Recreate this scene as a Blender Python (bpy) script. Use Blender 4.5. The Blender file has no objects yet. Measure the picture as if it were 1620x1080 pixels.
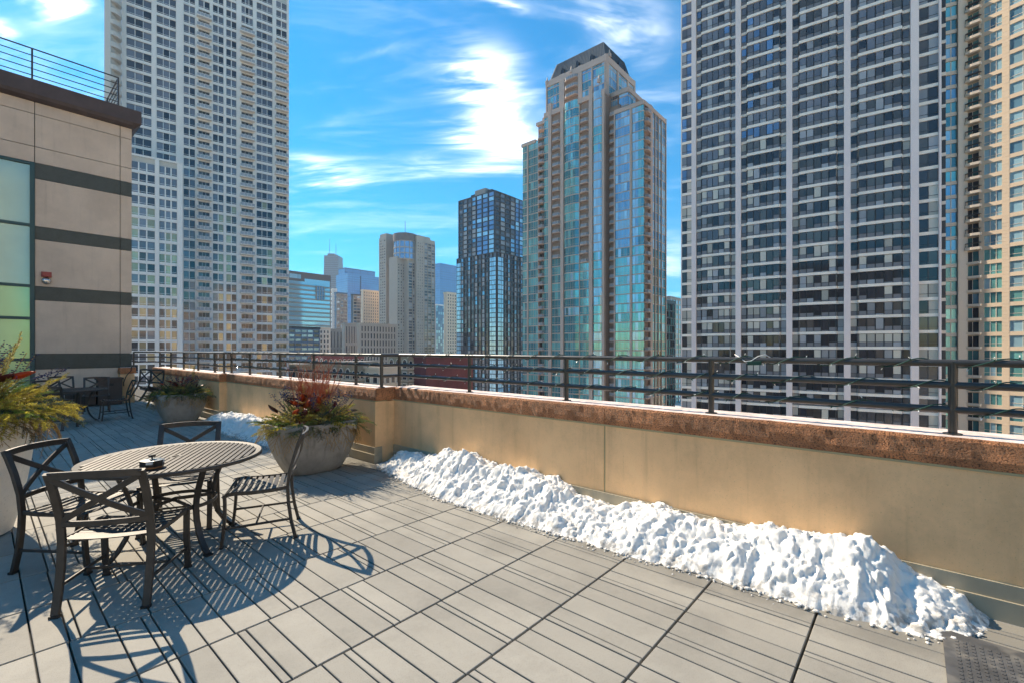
import bpy, bmesh, math, random
from math import sin, cos, pi, sqrt, atan2, radians, exp, floor
from mathutils import Vector, Matrix, noise

# ------------------------------------------------------------------ scene, camera, sky, sun
S = bpy.context.scene
COL = S.collection
rng = random.Random(7)

CAM_H, FOC, HOR, YAW = 1.58, 731.7, 552.0, 0.71438     # eye height; lens in photo pixels; horizon row; heading
FW = (cos(YAW), sin(YAW)); RT = (FW[1], -FW[0])         # the view's forward and right in plan

cam_d = bpy.data.cameras.new('camera')
cam_d.sensor_width = 36.0
cam_d.lens = FOC / 1620 * 36
cam_d.shift_y = (HOR - 540) / 1620
cam_d.clip_start = 0.05
cam_d.clip_end = 6000
cam = bpy.data.objects.new('camera', cam_d)
cam.location = (0, 0, CAM_H)
cam.rotation_euler = (pi / 2, 0, -(pi / 2 - YAW))
COL.objects.link(cam)
S.camera = cam

SUN_EL = radians(40.4)
SUN_AZ = radians(0.4)        # sun stands over +Y, turned this much towards -X
sun_dir = Vector((-sin(SUN_AZ) * cos(SUN_EL), cos(SUN_AZ) * cos(SUN_EL), sin(SUN_EL)))
sl = bpy.data.lights.new('sun', 'SUN')
sl.energy = 2.1
sl.angle = radians(0.5)
sl.color = (1.0, 0.87, 0.68)
sun = bpy.data.objects.new('sun', sl)
sun.rotation_euler = (-sun_dir).to_track_quat('-Z', 'Y').to_euler()
COL.objects.link(sun)

S.view_settings.view_transform = 'Standard'
S.view_settings.look = 'None'
S.view_settings.gamma = 1.0
S.view_settings.use_curve_mapping = False
S.view_settings.exposure = 1.97
S.cycles.max_bounces = 4
S.cycles.diffuse_bounces = 2
S.cycles.glossy_bounces = 2
S.cycles.transmission_bounces = 3
S.cycles.volume_bounces = 0
S.cycles.caustics_reflective = False
S.cycles.caustics_refractive = False
S.cycles.use_denoising = True
S.cycles.use_adaptive_sampling = True
S.cycles.adaptive_threshold = 0.025

W = bpy.data.worlds.new('World')
S.world = W
W.use_nodes = True
wt = W.node_tree
W.cycles.sampling_method = 'MANUAL'
W.cycles.sample_map_resolution = 512
for n_ in list(wt.nodes):
    wt.nodes.remove(n_)


class NT:
    """small helper for node trees"""
    def __init__(s, t): s.t = t
    def n(s, typ, **kw):
        o = s.t.nodes.new(typ)
        for k, v in kw.items():
            if k.startswith('i_'):
                o.inputs[k[2:].replace('_', ' ')].default_value = v
            else:
                setattr(o, k, v)
        return o
    def l(s, a, b): s.t.links.new(a, b)
    def val(s, sock, x):
        if hasattr(x, 'is_linked'): s.l(x, sock)
        else: sock.default_value = x
    def math(s, op, a, b=0.0, c=0.0, clamp=False):
        o = s.t.nodes.new('ShaderNodeMath'); o.operation = op; o.use_clamp = clamp
        s.val(o.inputs[0], a); s.val(o.inputs[1], b); s.val(o.inputs[2], c)
        return o.outputs[0]
    def dot(s, a, vec):
        o = s.t.nodes.new('ShaderNodeVectorMath'); o.operation = 'DOT_PRODUCT'
        s.l(a, o.inputs[0]); o.inputs[1].default_value = vec
        return o.outputs['Value']
    def mix(s, fac, a, b, typ='MIX'):
        o = s.t.nodes.new('ShaderNodeMix'); o.data_type = 'RGBA'; o.blend_type = typ
        s.val(o.inputs[0], fac); s.val(o.inputs[6], a); s.val(o.inputs[7], b)
        return o.outputs[2]
    def noise(s, vec, scale, detail=4, rough=.55, dist=0.0, out='Fac'):
        o = s.t.nodes.new('ShaderNodeTexNoise')
        if vec is not None: s.l(vec, o.inputs['Vector'])
        o.inputs['Scale'].default_value = scale; o.inputs['Detail'].default_value = detail
        o.inputs['Roughness'].default_value = rough; o.inputs['Distortion'].default_value = dist
        return o.outputs[out]
    def ramp(s, fac, lo, hi, a=0.0, b=1.0):
        o = s.t.nodes.new('ShaderNodeMapRange'); o.interpolation_type = 'SMOOTHSTEP'
        s.val(o.inputs[0], fac)
        for i, x in ((1, lo), (2, hi), (3, a), (4, b)): o.inputs[i].default_value = x
        return o.outputs[0]


k = NT(wt)
sky = k.n('ShaderNodeTexSky', sky_type='NISHITA', sun_disc=False, sun_elevation=SUN_EL, sun_rotation=-SUN_AZ,
          altitude=0.0, air_density=1.0, dust_density=0.25, ozone_density=3.0)
tc = k.n('ShaderNodeTexCoord')
d = tc.outputs['Generated']
hsv = k.n('ShaderNodeHueSaturation')
hsv.inputs['Hue'].default_value = 0.488
hsv.inputs['Saturation'].default_value = 2.4
hsv.inputs['Value'].default_value = 0.33
k.l(sky.outputs[0], hsv.inputs['Color'])
a_ = k.dot(d, (FW[0], FW[1], 0)); b_ = k.dot(d, (RT[0], RT[1], 0)); c_ = k.dot(d, (0, 0, 1))
# cirrus layer: a flat sheet of wisps high above, seen in its own perspective
cz = k.math('ADD', k.math('MAXIMUM', c_, 0.0), 0.12)
px_ = k.math('DIVIDE', a_, cz); py_ = k.math('DIVIDE', b_, cz)
cmb = k.n('ShaderNodeCombineXYZ'); k.l(px_, cmb.inputs[0]); k.l(py_, cmb.inputs[1])
mp = k.n('ShaderNodeMapping'); k.l(cmb.outputs[0], mp.inputs[0])
mp.inputs['Rotation'].default_value = (0, 0, radians(18)); mp.inputs['Scale'].default_value = (1.0, 0.34, 1); mp.inputs['Location'].default_value = (3.1, 1.7, 0)
wisp = k.noise(mp.outputs[0], 2.1, 5, .62, .9)
fib = k.noise(mp.outputs[0], 7.0, 4, .6, 1.4)
wis2 = k.math('ADD', k.math('MULTIPLY', wisp, .72), k.math('MULTIPLY', fib, .28))
veil = k.ramp(wis2, .48, .80, 0, .24)
# the heavier banks, each one a bounded piece of the sheet (tangent-plane direction of its middle, half widths)
fr = k.math('MAXIMUM', a_, 0.08)
u_ = k.math('DIVIDE', b_, fr); v_ = k.math('DIVIDE', c_, fr)
uw = k.math('ADD', u_, k.math('MULTIPLY', k.math('SUBTRACT', fib, .5), .20))
vw = k.math('ADD', v_, k.math('MULTIPLY', k.math('SUBTRACT', wisp, .5), .20))
sq = lambda x: k.math('MULTIPLY', x, x)
tot = None
for (px, py, sx, sy, amp, tilt) in ((785, 110, 52, 52, .95, .25), (770, 185, 66, 48, .92, 0), (840, 235, 120, 36, .72, 0), (690, 262, 170, 18, .42, 0),
                              (515, 270, 80, 20, .85, .1), (960, 8, 110, 46, .72, .3), (1010, 70, 60, 60, .4, 0), (95, -4, 42, 20, 1.0, 0), (590, 85, 70, 12, .4, -.3),
                              (10, 30, 30, 12, .7, 0), (1060, 400, 50, 50, .5, 0), (560, 190, 120, 18, .32, -.2), (810, 5, 42, 12, .7, .3)):
    u0 = (px - 810) / FOC; v0 = (HOR - py) / FOC
    du = k.math('SUBTRACT', uw, u0); dv = k.math('ADD', k.math('SUBTRACT', vw, v0), k.math('MULTIPLY', du, tilt))
    e = k.math('ADD', sq(k.math('MULTIPLY', du, FOC / sx)), sq(k.math('MULTIPLY', dv, FOC / sy)))
    g = k.math('MULTIPLY', k.math('EXPONENT', k.math('MULTIPLY', e, -1.0)), amp)
    tot = g if tot is None else k.math('ADD', tot, g)
tot = k.math('MULTIPLY', tot, k.ramp(a_, .02, .2))
bank = k.math('MULTIPLY', k.math('MULTIPLY', tot, tot), k.ramp(wis2, .36, .66, .06, 1.15))
dens = k.math('ADD', veil, bank, clamp=True)
dens = k.math('MULTIPLY', dens, k.ramp(c_, 0.0, .06, .4, .8))
col = k.mix(dens, hsv.outputs[0], (6.6, 6.4, 6.1, 1))
bg = k.n('ShaderNodeBackground')
bg.inputs['Strength'].default_value = 0.15
k.l(col, bg.inputs['Color'])
wo = k.n('ShaderNodeOutputWorld')
k.l(bg.outputs[0], wo.inputs['Surface'])

# ------------------------------------------------------------------ materials
MATS = {}


def mat(name, col, rough=.6, metal=0.0, spec=.5, var=.0, vscale=3.0, bump=.0, bscale=60.0, speck=None, streak=0.0, isl=0.0, coat=0.0, bdist=.01, stain=0.0, wet=False, transl=0.0, dirt=False):
    """procedural material: base colour with slow and fast noise, optional speckle (colour, scale, amount), rain streaks, island variation and bump"""
    m = bpy.data.materials.new(name); m.use_nodes = True
    t = m.node_tree; q = NT(t); p = t.nodes['Principled BSDF']
    p.inputs['Roughness'].default_value = rough; p.inputs['Metallic'].default_value = metal
    p.inputs['Specular IOR Level'].default_value = spec
    if coat: p.inputs['Coat Weight'].default_value = coat; p.inputs['Coat Roughness'].default_value = .08
    tcn = q.n('ShaderNodeTexCoord'); v = tcn.outputs['Object']
    c = q.n('ShaderNodeRGB'); c.outputs[0].default_value = (*col, 1); c = c.outputs[0]
    def scale(cc, fac):
        x = q.n('ShaderNodeCombineXYZ')
        for i in range(3): q.l(fac, x.inputs[i])
        return q.mix(1.0, cc, x.outputs[0], 'MULTIPLY')
    if var:
        g = q.n('ShaderNodeNewGeometry')
        nz = q.noise(g.outputs['Position'], vscale, 6, .6)
        c = scale(c, q.ramp(nz, .25, .75, 1 - var, 1 + var))
    if speck:
        nz = q.noise(v, speck[1], 2, .5)
        c = q.mix(q.ramp(nz, speck[3] if len(speck) > 3 else .55, speck[4] if len(speck) > 4 else .7, 0, speck[2]), c, (*speck[0], 1))
    if streak:
        g = q.n('ShaderNodeNewGeometry')
        mpp = q.n('ShaderNodeMapping'); mpp.inputs['Scale'].default_value = (6, 6, .35); q.l(g.outputs['Position'], mpp.inputs[0])
        nz = q.noise(mpp.outputs[0], 1.6, 6, .65)
        c = scale(c, q.ramp(nz, .5, .8, 1.0, 1 - streak))
    if stain:
        g = q.n('ShaderNodeNewGeometry')
        nz = q.noise(g.outputs['Position'], 2.6, 4, .6, .2); n2 = q.noise(g.outputs['Position'], 31.0, 2, .6)
        c = scale(c, q.ramp(q.math('ADD', nz, q.math('MULTIPLY', n2, .3)), .55, .85, 1.0, 1 - stain))
    if isl:
        g = q.n('ShaderNodeNewGeometry'); oi = q.n('ShaderNodeObjectInfo')
        r = q.math('FRACT', q.math('ADD', g.outputs['Random Per Island'], oi.outputs['Random']))
        c = scale(c, q.ramp(r, 0, 1, 1 - isl, 1 + isl))
    if dirt:                                         # grit and grey ice in the lowest few centimetres
        g = q.n('ShaderNodeNewGeometry'); sz = q.n('ShaderNodeSeparateXYZ'); q.l(g.outputs['Position'], sz.inputs[0])
        nz = q.noise(g.outputs['Position'], 16.0, 4, .7)
        df = q.math('MULTIPLY', q.ramp(sz.outputs[2], .015, .11, 1.0, 0.0), q.ramp(nz, .44, .62))
        c = q.mix(q.math('MULTIPLY', df, .8), c, (.27, .25, .22, 1))
    if wet:                                          # damp strip beside the thawing snow
        g = q.n('ShaderNodeNewGeometry'); sx = q.n('ShaderNodeSeparateXYZ'); q.l(g.outputs['Position'], sx.inputs[0])
        nz = q.noise(g.outputs['Position'], 2.3, 4, .65)
        dist = q.math('ADD', sx.outputs[0], q.math('MULTIPLY', nz, .75))
        wf = q.math('MULTIPLY', q.ramp(dist, 3.42, 3.72), q.ramp(sx.outputs[1], -.5, .6, .5, 1.0))
        c = scale(c, q.math('SUBTRACT', 1.0, q.math('MULTIPLY', wf, .28)))
        q.l(q.math('SUBTRACT', rough, q.math('MULTIPLY', wf, .42)), p.inputs['Roughness'])
    q.l(c, p.inputs['Base Color'])
    if bump:
        nz = q.noise(v, bscale, 5, .6)
        b = q.n('ShaderNodeBump'); b.inputs['Strength'].default_value = bump; b.inputs['Distance'].default_value = bdist
        q.l(nz, b.inputs['Height']); q.l(b.outputs[0], p.inputs['Normal'])
    if transl:                                       # thin leaves let sunlight through
        tr = q.n('ShaderNodeBsdfTranslucent'); q.l(c, tr.inputs['Color'])
        mx = q.n('ShaderNodeMixShader'); mx.inputs[0].default_value = transl
        q.l(p.outputs[0], mx.inputs[1]); q.l(tr.outputs[0], mx.inputs[2])
        q.l(mx.outputs[0], t.nodes['Material Output'].inputs['Surface'])
    MATS[name] = m
    return m


mat('paver', (.330, .302, .252), .8, var=.10, vscale=1.1, speck=((.19, .17, .135), 190, .6), bump=.35, bscale=240, isl=.09, bdist=.004, stain=.13, wet=True)
mat('underlay', (.022, .021, .020), .9)
mat('precast', (.93, .575, .29), .8, var=.12, vscale=1.6, speck=((.40, .26, .13), 90, .4, .62, .74), streak=.2, bump=.3, bscale=120, bdist=.004, stain=.10)
mat('sealant', (.46, .37, .20), .7, var=.08)
mat('flashing', (.42, .36, .255), .5, var=.12, vscale=2.5, streak=.2, spec=.5)
mat('granite_rust', (.58, .24, .10), .75, var=.3, vscale=5, speck=((.06, .026, .013), 95, .8, .50, .68), bump=1.0, bscale=90, bdist=.02, stain=.3)
mat('rail_metal', (.052, .047, .040), .34, spec=.6, var=.15, vscale=9, bump=.06, bscale=400)
mat('furniture_metal', (.072, .067, .063), .50, metal=.75, spec=.5, var=.15, vscale=14, bump=.10, bscale=500, bdist=.002)
mat('foot_cap', (.012, .012, .012), .6)
mat('wire_green', (.012, .06, .04), .5)
mat('bulb', (.75, .75, .70), .15, spec=.8)
mat('snow', (.86, .82, .755), .75, spec=.2, var=.03, vscale=9, speck=((.50, .46, .40), 30, .35, .66, .84), bump=.4, bscale=110, bdist=.007, dirt=True)
mat('sunlit_frost', (.82, .66, .58), .7, var=.25, vscale=9, bump=.5, bscale=120)  # frosty coping top; pale pink puts the sunlit granite look into colour
mat('planter_grey', (.31, .285, .25), .75, var=.2, vscale=5, streak=.45, speck=((.12, .11, .10), 130, .4, .6, .75), bump=.2, bscale=120, bdist=.004)
mat('planter_pale', (.84, .77, .66), .75, var=.10, vscale=4, streak=.14, speck=((.34, .3, .25), 60, .4, .62, .75), bump=.25, bscale=110, bdist=.005)
mat('soil', (.03, .022, .016), .95, bump=1, bscale=60)
mat('stone_tan', (.67, .56, .44), .8, var=.09, vscale=1.2, streak=.14, speck=((.36, .30, .23), 160, .25), bump=.15, bscale=160, stain=.08)
mat('granite_green', (.050, .066, .058), .5, var=.15, vscale=6, speck=((.13, .15, .13), 120, .5))
mat('coping_dark', (.075, .056, .054), .55, var=.18, vscale=3, streak=.2)
mat('joint_dark', (.05, .042, .034), .9)
mat('frame_teal', (.018, .075, .085), .4, metal=.2)
mat('glass_milky', (.34, .52, .46), .12, metal=.25, spec=.8, var=.08, vscale=.6)
mat('glass_green', (.30, .52, .30), .10, metal=.30, spec=.8, var=.1, vscale=.6)
mat('red_plastic', (.34, .06, .05), .45)
mat('silver', (.6, .6, .58), .25, metal=.8)
mat('brown_board', (.085, .062, .048), .65, var=.15)
mat('mat_rubber', (.085, .083, .082), .7, var=.35, vscale=7, speck=((.22, .20, .17), 9, .6, .5, .72))
mat('ice_concrete', (.42, .41, .39), .45, var=.2, vscale=9, speck=((.16, .155, .15), 60, .6, .5, .7), bump=.4, bscale=90)
mat('white_plastic', (.75, .74, .70), .4)
mat('black_plastic', (.02, .02, .021), .35)
mat('amber', (.35, .16, .06), .4)
# vegetation
mat('fir_green', (.13, .20, .035), .5, var=.3, vscale=8, isl=.4, transl=.4)
mat('fir_gold', (.50, .42, .065), .5, var=.25, vscale=8, isl=.35, transl=.4)
mat('fir_blue', (.045, .085, .060), .5, var=.3, vscale=8, isl=.4, transl=.3)
mat('cedar_gold', (.55, .34, .045), .55, var=.3, vscale=8, isl=.35, transl=.4)
mat('twig_red', (.40, .10, .035), .6, var=.2, vscale=8)
mat('twig_pale', (.27, .16, .07), .6)
mat('berry_blue', (.022, .028, .10), .25, isl=.3)
mat('leaf_rust', (.40, .075, .022), .4, isl=.25, transl=.35)
mat('leaf_deep', (.07, .012, .012), .4, isl=.3)
mat('fruit_gold', (.45, .27, .03), .35)
# city
mat('bounce_ground', (.12, .115, .11), .9, var=.15, vscale=.05, speck=((.72, .69, .64), .03, .95, .42, .50))  # pale patches added so this ground bounces light up onto the facades
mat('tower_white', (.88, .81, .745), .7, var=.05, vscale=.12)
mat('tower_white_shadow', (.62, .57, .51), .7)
mat('tower_pier', (.88, .73, .675), .7, var=.05, vscale=.1)
mat('tower_band', (.95, .83, .71), .7, var=.05, vscale=.4)
mat('bronze_frame', (.055, .050, .052), .45, metal=.3)
mat('panel_grey', (.20, .185, .19), .35, spec=.6)
mat('panel_pale', (.38, .38, .40), .35, spec=.6)
mat('stone_pink', (.66, .47, .37), .75, var=.06, vscale=.15)
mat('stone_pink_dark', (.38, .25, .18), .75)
mat('cream', (.80, .62, .45), .75, var=.05, vscale=.2)
mat('cream_pale', (.88, .74, .60), .75)
mat('roof_lead', (.075, .09, .10), .5, var=.15, vscale=.5, streak=.2)
mat('dark_metal', (.020, .024, .032), .4, metal=.3)
mat('beige_far', (.46, .375, .30), .8, var=.05, vscale=.05)
mat('grey_far', (.34, .305, .27), .8, var=.05, vscale=.05)
mat('brown_far', (.17, .13, .115), .8)
mat('steel_blue', (.075, .12, .20), .4, metal=.3)
mat('brick_red', (.20, .055, .05), .85, var=.2, vscale=.2)
mat('sandstone', (.42, .33, .22), .8, var=.1, vscale=.2)
mat('roof_flat', (.20, .19, .18), .9)


def glass(name, col, metal=.6, rough=.06, var=.0):
    return mat(name, col, rough, metal=metal, spec=.8, isl=var)


glass('glass_haze', (.14, .28, .48), .3, .12, .04)
glass('glass_slate', (.185, .170, .180), .22, .08, .3)
glass('glass_night', (.038, .036, .042), .2, .08, .3)
glass('glass_teal', (.25, .62, .60), .4, .07, .18)
glass('glass_teal_dark', (.11, .33, .36), .4, .07, .2)
glass('glass_sky', (.46, .72, .84), .3, .06, .15)  # pale blue base carries the reflected sky as painted colour
glass('glass_blue', (.20, .30, .44), .5, .08, .25)
glass('glass_azure', (.24, .46, .62), .4, .07, .2)
glass('glass_warm', (.46, .36, .20), .3, .12, .3)
glass('glass_dusk', (.13, .105, .09), .35, .08, .3)
mat('blind_cream', (.52, .47, .39), .35, spec=.8, isl=.25)
mat('blind_grey', (.33, .32, .33), .3, spec=.8, isl=.25)


# ------------------------------------------------------------------ mesh building
class MB:
    def __init__(s): s.v = []; s.f = []; s.m = []
    def hexa(s, p, m=0):
        b = len(s.v); s.v += [tuple(x) for x in p]
        for q in ((0, 3, 2, 1), (4, 5, 6, 7), (0, 1, 5, 4), (1, 2, 6, 5), (2, 3, 7, 6), (3, 0, 4, 7)):
            s.f.append(tuple(b + i for i in q)); s.m.append(m)
    def box(s, x0, x1, y0, y1, z0, z1, m=0):
        s.hexa([(x0, y0, z0), (x1, y0, z0), (x1, y1, z0), (x0, y1, z0), (x0, y0, z1), (x1, y0, z1), (x1, y1, z1), (x0, y1, z1)], m)
    def prism(s, poly, z0, z1, m=0, top=None):
        """poly counter-clockwise in plan; top: another outline for a tapered body"""
        n = len(poly); b = len(s.v); top = top or poly
        s.v += [(x, y, z0) for x, y in poly] + [(x, y, z1) for x, y in top]
        s.f.append(tuple(b + i for i in reversed(range(n)))); s.m.append(m)
        s.f.append(tuple(b + n + i for i in range(n))); s.m.append(m)
        for i in range(n):
            j = (i + 1) % n
            s.f.append((b + i, b + j, b + n + j, b + n + i)); s.m.append(m)
    def rings(s, R, m=0, caps=True, closed=False):
        """R: list of equal-length rings of points"""
        n = len(R[0]); b = len(s.v)
        for r in R: s.v += [tuple(p) for p in r]
        K = len(R)
        for a in range(K if closed else K - 1):
            a2 = (a + 1) % K
            for i in range(n):
                j = (i + 1) % n
                s.f.append((b + a * n + i, b + a * n + j, b + a2 * n + j, b + a2 * n + i)); s.m.append(m)
        if caps and not closed:
            s.f.append(tuple(b + i for i in reversed(range(n)))); s.m.append(m)
            s.f.append(tuple(b + (K - 1) * n + i for i in range(n))); s.m.append(m)
    def sweep(s, path, sec, wdir, m=0, closed=False, scale=None):
        P = [Vector(p) for p in path]; K = len(P); R = []
        for i, p in enumerate(P):
            if closed: T = P[(i + 1) % K] - P[i - 1]
            else: T = P[min(i + 1, K - 1)] - P[max(i - 1, 0)]
            T.normalize()
            wd = Vector(wdir[i] if isinstance(wdir, list) else wdir)
            Wv = (wd - T * wd.dot(T))
            if Wv.length < 1e-6: Wv = T.orthogonal()
            Wv.normalize(); N = T.cross(Wv); sc = scale[i] if scale else 1.0
            R.append([p + Wv * (x * sc) + N * (y * sc) for x, y in sec])
        s.rings(R, m, closed=closed)
    def bar(s, path, w, t, wdir, m=0, closed=False, ch=.003):
        a, b = w / 2, t / 2
        s.sweep(path, [(a - ch, -b), (a, -b + ch), (a, b - ch), (a - ch, b), (-a + ch, b), (-a, b - ch), (-a, -b + ch), (-a + ch, -b)], wdir, m, closed)
    def tube(s, path, r, n=8, m=0, closed=False, scale=None):
        s.sweep(path, [(r * cos(2 * pi * i / n), r * sin(2 * pi * i / n)) for i in range(n)], (0.137, .211, .967) if abs((Vector(path[-1]) - Vector(path[0])).normalized().z) < .9 else (1, 0.1, 0), m, closed, scale)
    def ball(s, c, r, m=0, n=6, k=4, sz=1.0):
        R = []
        for a in range(1, k):
            th = pi * a / k
            R.append([(c[0] + r * sin(th) * cos(2 * pi * i / n), c[1] + r * sin(th) * sin(2 * pi * i / n), c[2] - r * sz * cos(th)) for i in range(n)])
        s.rings(R, m)
    def tri(s, a, b, c, m=0):
        k0 = len(s.v); s.v += [tuple(a), tuple(b), tuple(c)]; s.f.append((k0, k0 + 1, k0 + 2)); s.m.append(m)
    def quad(s, a, b, c, d_, m=0):
        k0 = len(s.v); s.v += [tuple(a), tuple(b), tuple(c), tuple(d_)]; s.f.append((k0, k0 + 1, k0 + 2, k0 + 3)); s.m.append(m)
    def add(s, o, mtx=None, mmap=None):
        b = len(s.v)
        s.v += [tuple(mtx @ Vector(p)) for p in o.v] if mtx else o.v
        s.f += [tuple(b + i for i in q) for q in o.f]
        s.m += [mmap[i] for i in o.m] if mmap else o.m
    def mesh(s, name, mats, smooth=False):
        me = bpy.data.meshes.new(name); me.from_pydata(s.v, [], s.f)
        for x in ([mats] if isinstance(mats, str) else mats): me.materials.append(MATS[x])
        if len(me.materials) > 1: me.polygons.foreach_set('material_index', s.m)
        if smooth:
            me.polygons.foreach_set('use_smooth', [True] * len(s.f))
            if smooth is not True: me.set_sharp_from_angle(angle=radians(smooth))
        me.update()
        return me


def link(name, data, parent=None, loc=None, rz=None, **props):
    o = bpy.data.objects.new(name, data)
    COL.objects.link(o)
    if parent: o.parent = parent
    if loc is not None: o.location = loc
    if rz is not None: o.rotation_euler = (0, 0, rz)
    for k_, v_ in props.items(): o[k_] = v_
    return o


def thing(name, label, cat, loc=(0, 0, 0), rz=0, group=None):
    o = link(name, None, None, loc, rz, label=label, category=cat)
    o.empty_display_size = .2
    if group: o['group'] = group
    return o


def solid(name, label, cat, me, loc=(0, 0, 0), rz=0, group=None, kind=None):
    o = link(name, me, None, loc, rz, label=label, category=cat)
    if group: o['group'] = group
    if kind: o['kind'] = kind
    return o


def copy_tree(o, parent=None):
    c = o.copy(); COL.objects.link(c); c.parent = parent
    for ch in list(o.children): copy_tree(ch, c)
    return c


def ray(px):
    q = (px - 810) / FOC
    return (FW[0] + q * RT[0], FW[1] + q * RT[1])


def in_view(x, y, z):
    dd = x * FW[0] + y * FW[1]
    if dd < .3: return None
    return 810 + FOC * (x * RT[0] + y * RT[1]) / dd, HOR + FOC * (CAM_H - z) / dd, dd

# ------------------------------------------------------------------ setting: ground and terrace
GROUND = -38.0
mb = MB(); mb.box(-950, 2650, -950, 2650, GROUND - .5, GROUND)
link('ground', mb.mesh('ground', 'bounce_ground'), kind='structure')

mb = MB(); mb.box(-14, 4.30, -12, 34, GROUND, -.045)
link('terrace_slab', mb.mesh('terrace_slab', 'underlay'), kind='structure')

floor_o = link('terrace_floor', None, kind='structure')
TX0, TXP, TY0, TYP = 2.045, .6187, .436, .6033
WID = [.128, .187, .117, .043, .135]


def wall_x(y):                                   # where the flashing of the parapet stands
    return 3.90 if y < 5.62 else (3.59 if y < 11.55 else 3.45)


def plank_mb(w, l, h=.04, ch=.003):
    q = MB()
    q.prism([(0, 0), (w, 0), (w, l), (0, l)], -h, -ch)
    q.prism([(0, 0), (w, 0), (w, l), (0, l)], -ch, 0, top=[(ch, ch), (w - ch, ch), (w - ch, l - ch), (ch, l - ch)])
    return q


planks = []
prng = random.Random(3)
for j in range(-6, 29):
    y0 = TY0 + j * TYP + .006; y1 = TY0 + (j + 1) * TYP - .006
    if y0 > 17.75: continue
    y1 = min(y1, 17.8)
    for i in range(-10, 3):
        flip = (j % 2 == 1)
        if i < -1 and prng.random() < .35: flip = not flip
        ws = WID[::-1] if flip else WID
        x = TX0 + i * TXP
        for w in ws:
            w = w * TXP / .61
            xa, xb = x + .0043, x + w - .0043; x += w
            lim = min(wall_x(y0), wall_x(y1)) - .015
            if xa > lim - .02: continue
            xb = min(xb, lim)
            if -.40 < xa < 3.6 and False: continue
            p = in_view((xa + xb) / 2, (y0 + y1) / 2, 0)
            size = 0
            if p and -60 < p[0] < 1680 and p[1] < 1130: size = (xb - xa) / p[2] ** 3 * (.5 if xb - xa < .06 else 1)
            planks.append((size, xa, y0, xb - xa, y1 - y0))
planks.sort(reverse=True)
pm = {}
rest = MB()
for n_, (size, xa, y0, w, l) in enumerate(planks):
    dz = prng.uniform(-.0012, .0012)
    if n_ < 300 and size > 0:
        key = (round(w, 3), round(l, 3))
        if key not in pm: pm[key] = plank_mb(*key).mesh('paver', 'paver')
        link('paver', pm[key], floor_o, (xa, y0, dz))
    else:
        rest.add(plank_mb(w, l), Matrix.Translation((xa, y0, dz)))
link('far_pavers', rest.mesh('far_pavers', 'paver'), floor_o, kind='stuff')
# bed of the edge drain between the pavers and the flashing
mb = MB(); mb.box(3.55, 3.93, -4, .2, -.05, -.006)
link('drain_edge', mb.mesh('drain_edge', 'ice_concrete'), floor_o)

# ------------------------------------------------------------------ parapet
par = thing('parapet_wall', 'long beige parapet wall with rust brown stone coping along the terrace edge', 'wall', (3.94, 0, 0))


def wpart(name, m, boxes, mats):
    q = MB()
    for b in boxes: q.box(b[0] - 3.94, b[1] - 3.94, *b[2:])
    return link(name, q.mesh(name, mats), par)


def coping(x0, x1, y0, y1, seed):
    """rough-faced stone: front and edges broken by noise"""
    q = MB(); n = max(6, int((y1 - y0) / .035)); K = []
    zt, zb = 1.035, .862
    prof = [(x1, zb), (x0, zb), (x0 - .004, zb + .05), (x0 - .002, zb + .10), (x0 + .002, zt - .02), (x0 + .012, zt), (x1, zt)]
    for i in range(n + 1):
        y = y0 + (y1 - y0) * i / n; r = []
        for jx, (x, z) in enumerate(prof):
            if 1 <= jx <= 5:
                nn = noise.noise(Vector((y * 14, z * 18, seed))) + .6 * noise.noise(Vector((y * 37, z * 40, seed + 3)))
                x += nn * .005
                if jx in (4, 5): z += nn * .004; x += .004 * noise.noise(Vector((y * 50, 2, seed)))
            r.append((x - 3.94, y, z))
        K.append(r)
    q.rings(K)
    return link('coping_stone', q.mesh('coping_stone', 'granite_rust'), par)


SEC = [(3.94, -4.5, 5.68), (3.63, 5.68, 11.6), (3.49, 11.6, 17.6), (2.72, 17.6, 17.9)]
JOINT = {0: [-4.5, -1.08, 2.24, 5.68], 1: [5.68, 8.6, 11.6], 2: [11.6, 14.6, 17.6], 3: [17.6, 17.9]}
for si, (xp, ya, yb) in enumerate(SEC):
    js = JOINT[si]
    for a, b in zip(js[:-1], js[1:]):
        lo = a + (.009 if a != js[0] else .0); hi = b - (.009 if b != js[-1] else 0)
        wpart('wall_panel', 0, [(xp, xp + .34, lo, hi, -.02, .845)], 'precast')
        coping(xp - .007, xp + .37, a + (0 if a != js[0] else -.02 if si else 0), b - .003, si * 7 + a)
    if len(js) > 2 or True:
        wpart('sealant_joint', 0, [(xp + .006, xp + .2, b - .0085, b + .0085, .2, .84) for b in js[1:-1]] + [(xp - .006, xp + .2, ya + .001, yb - .001, .846, .861)], 'sealant')
    # flashing: an upper strip and a wider lower kick
    wpart('flashing', 0, [(xp - .022, xp + .1, ya - .022, yb - .02, .118, .212), (xp - .038, xp + .09, ya - .038, yb - .03, -.01, .1175)], 'flashing')
    # thin frosty crust on the coping top, its pale tint painting sunlit granite
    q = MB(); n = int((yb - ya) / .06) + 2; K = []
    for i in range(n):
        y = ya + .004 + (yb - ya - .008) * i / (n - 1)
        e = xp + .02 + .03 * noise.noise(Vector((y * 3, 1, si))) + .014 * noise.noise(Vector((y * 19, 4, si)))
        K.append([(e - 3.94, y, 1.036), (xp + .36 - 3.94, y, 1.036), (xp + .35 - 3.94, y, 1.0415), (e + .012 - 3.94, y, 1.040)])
    q.rings(K); link('sunlit_crust', q.mesh('sunlit_crust', 'sunlit_frost'), par)

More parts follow.
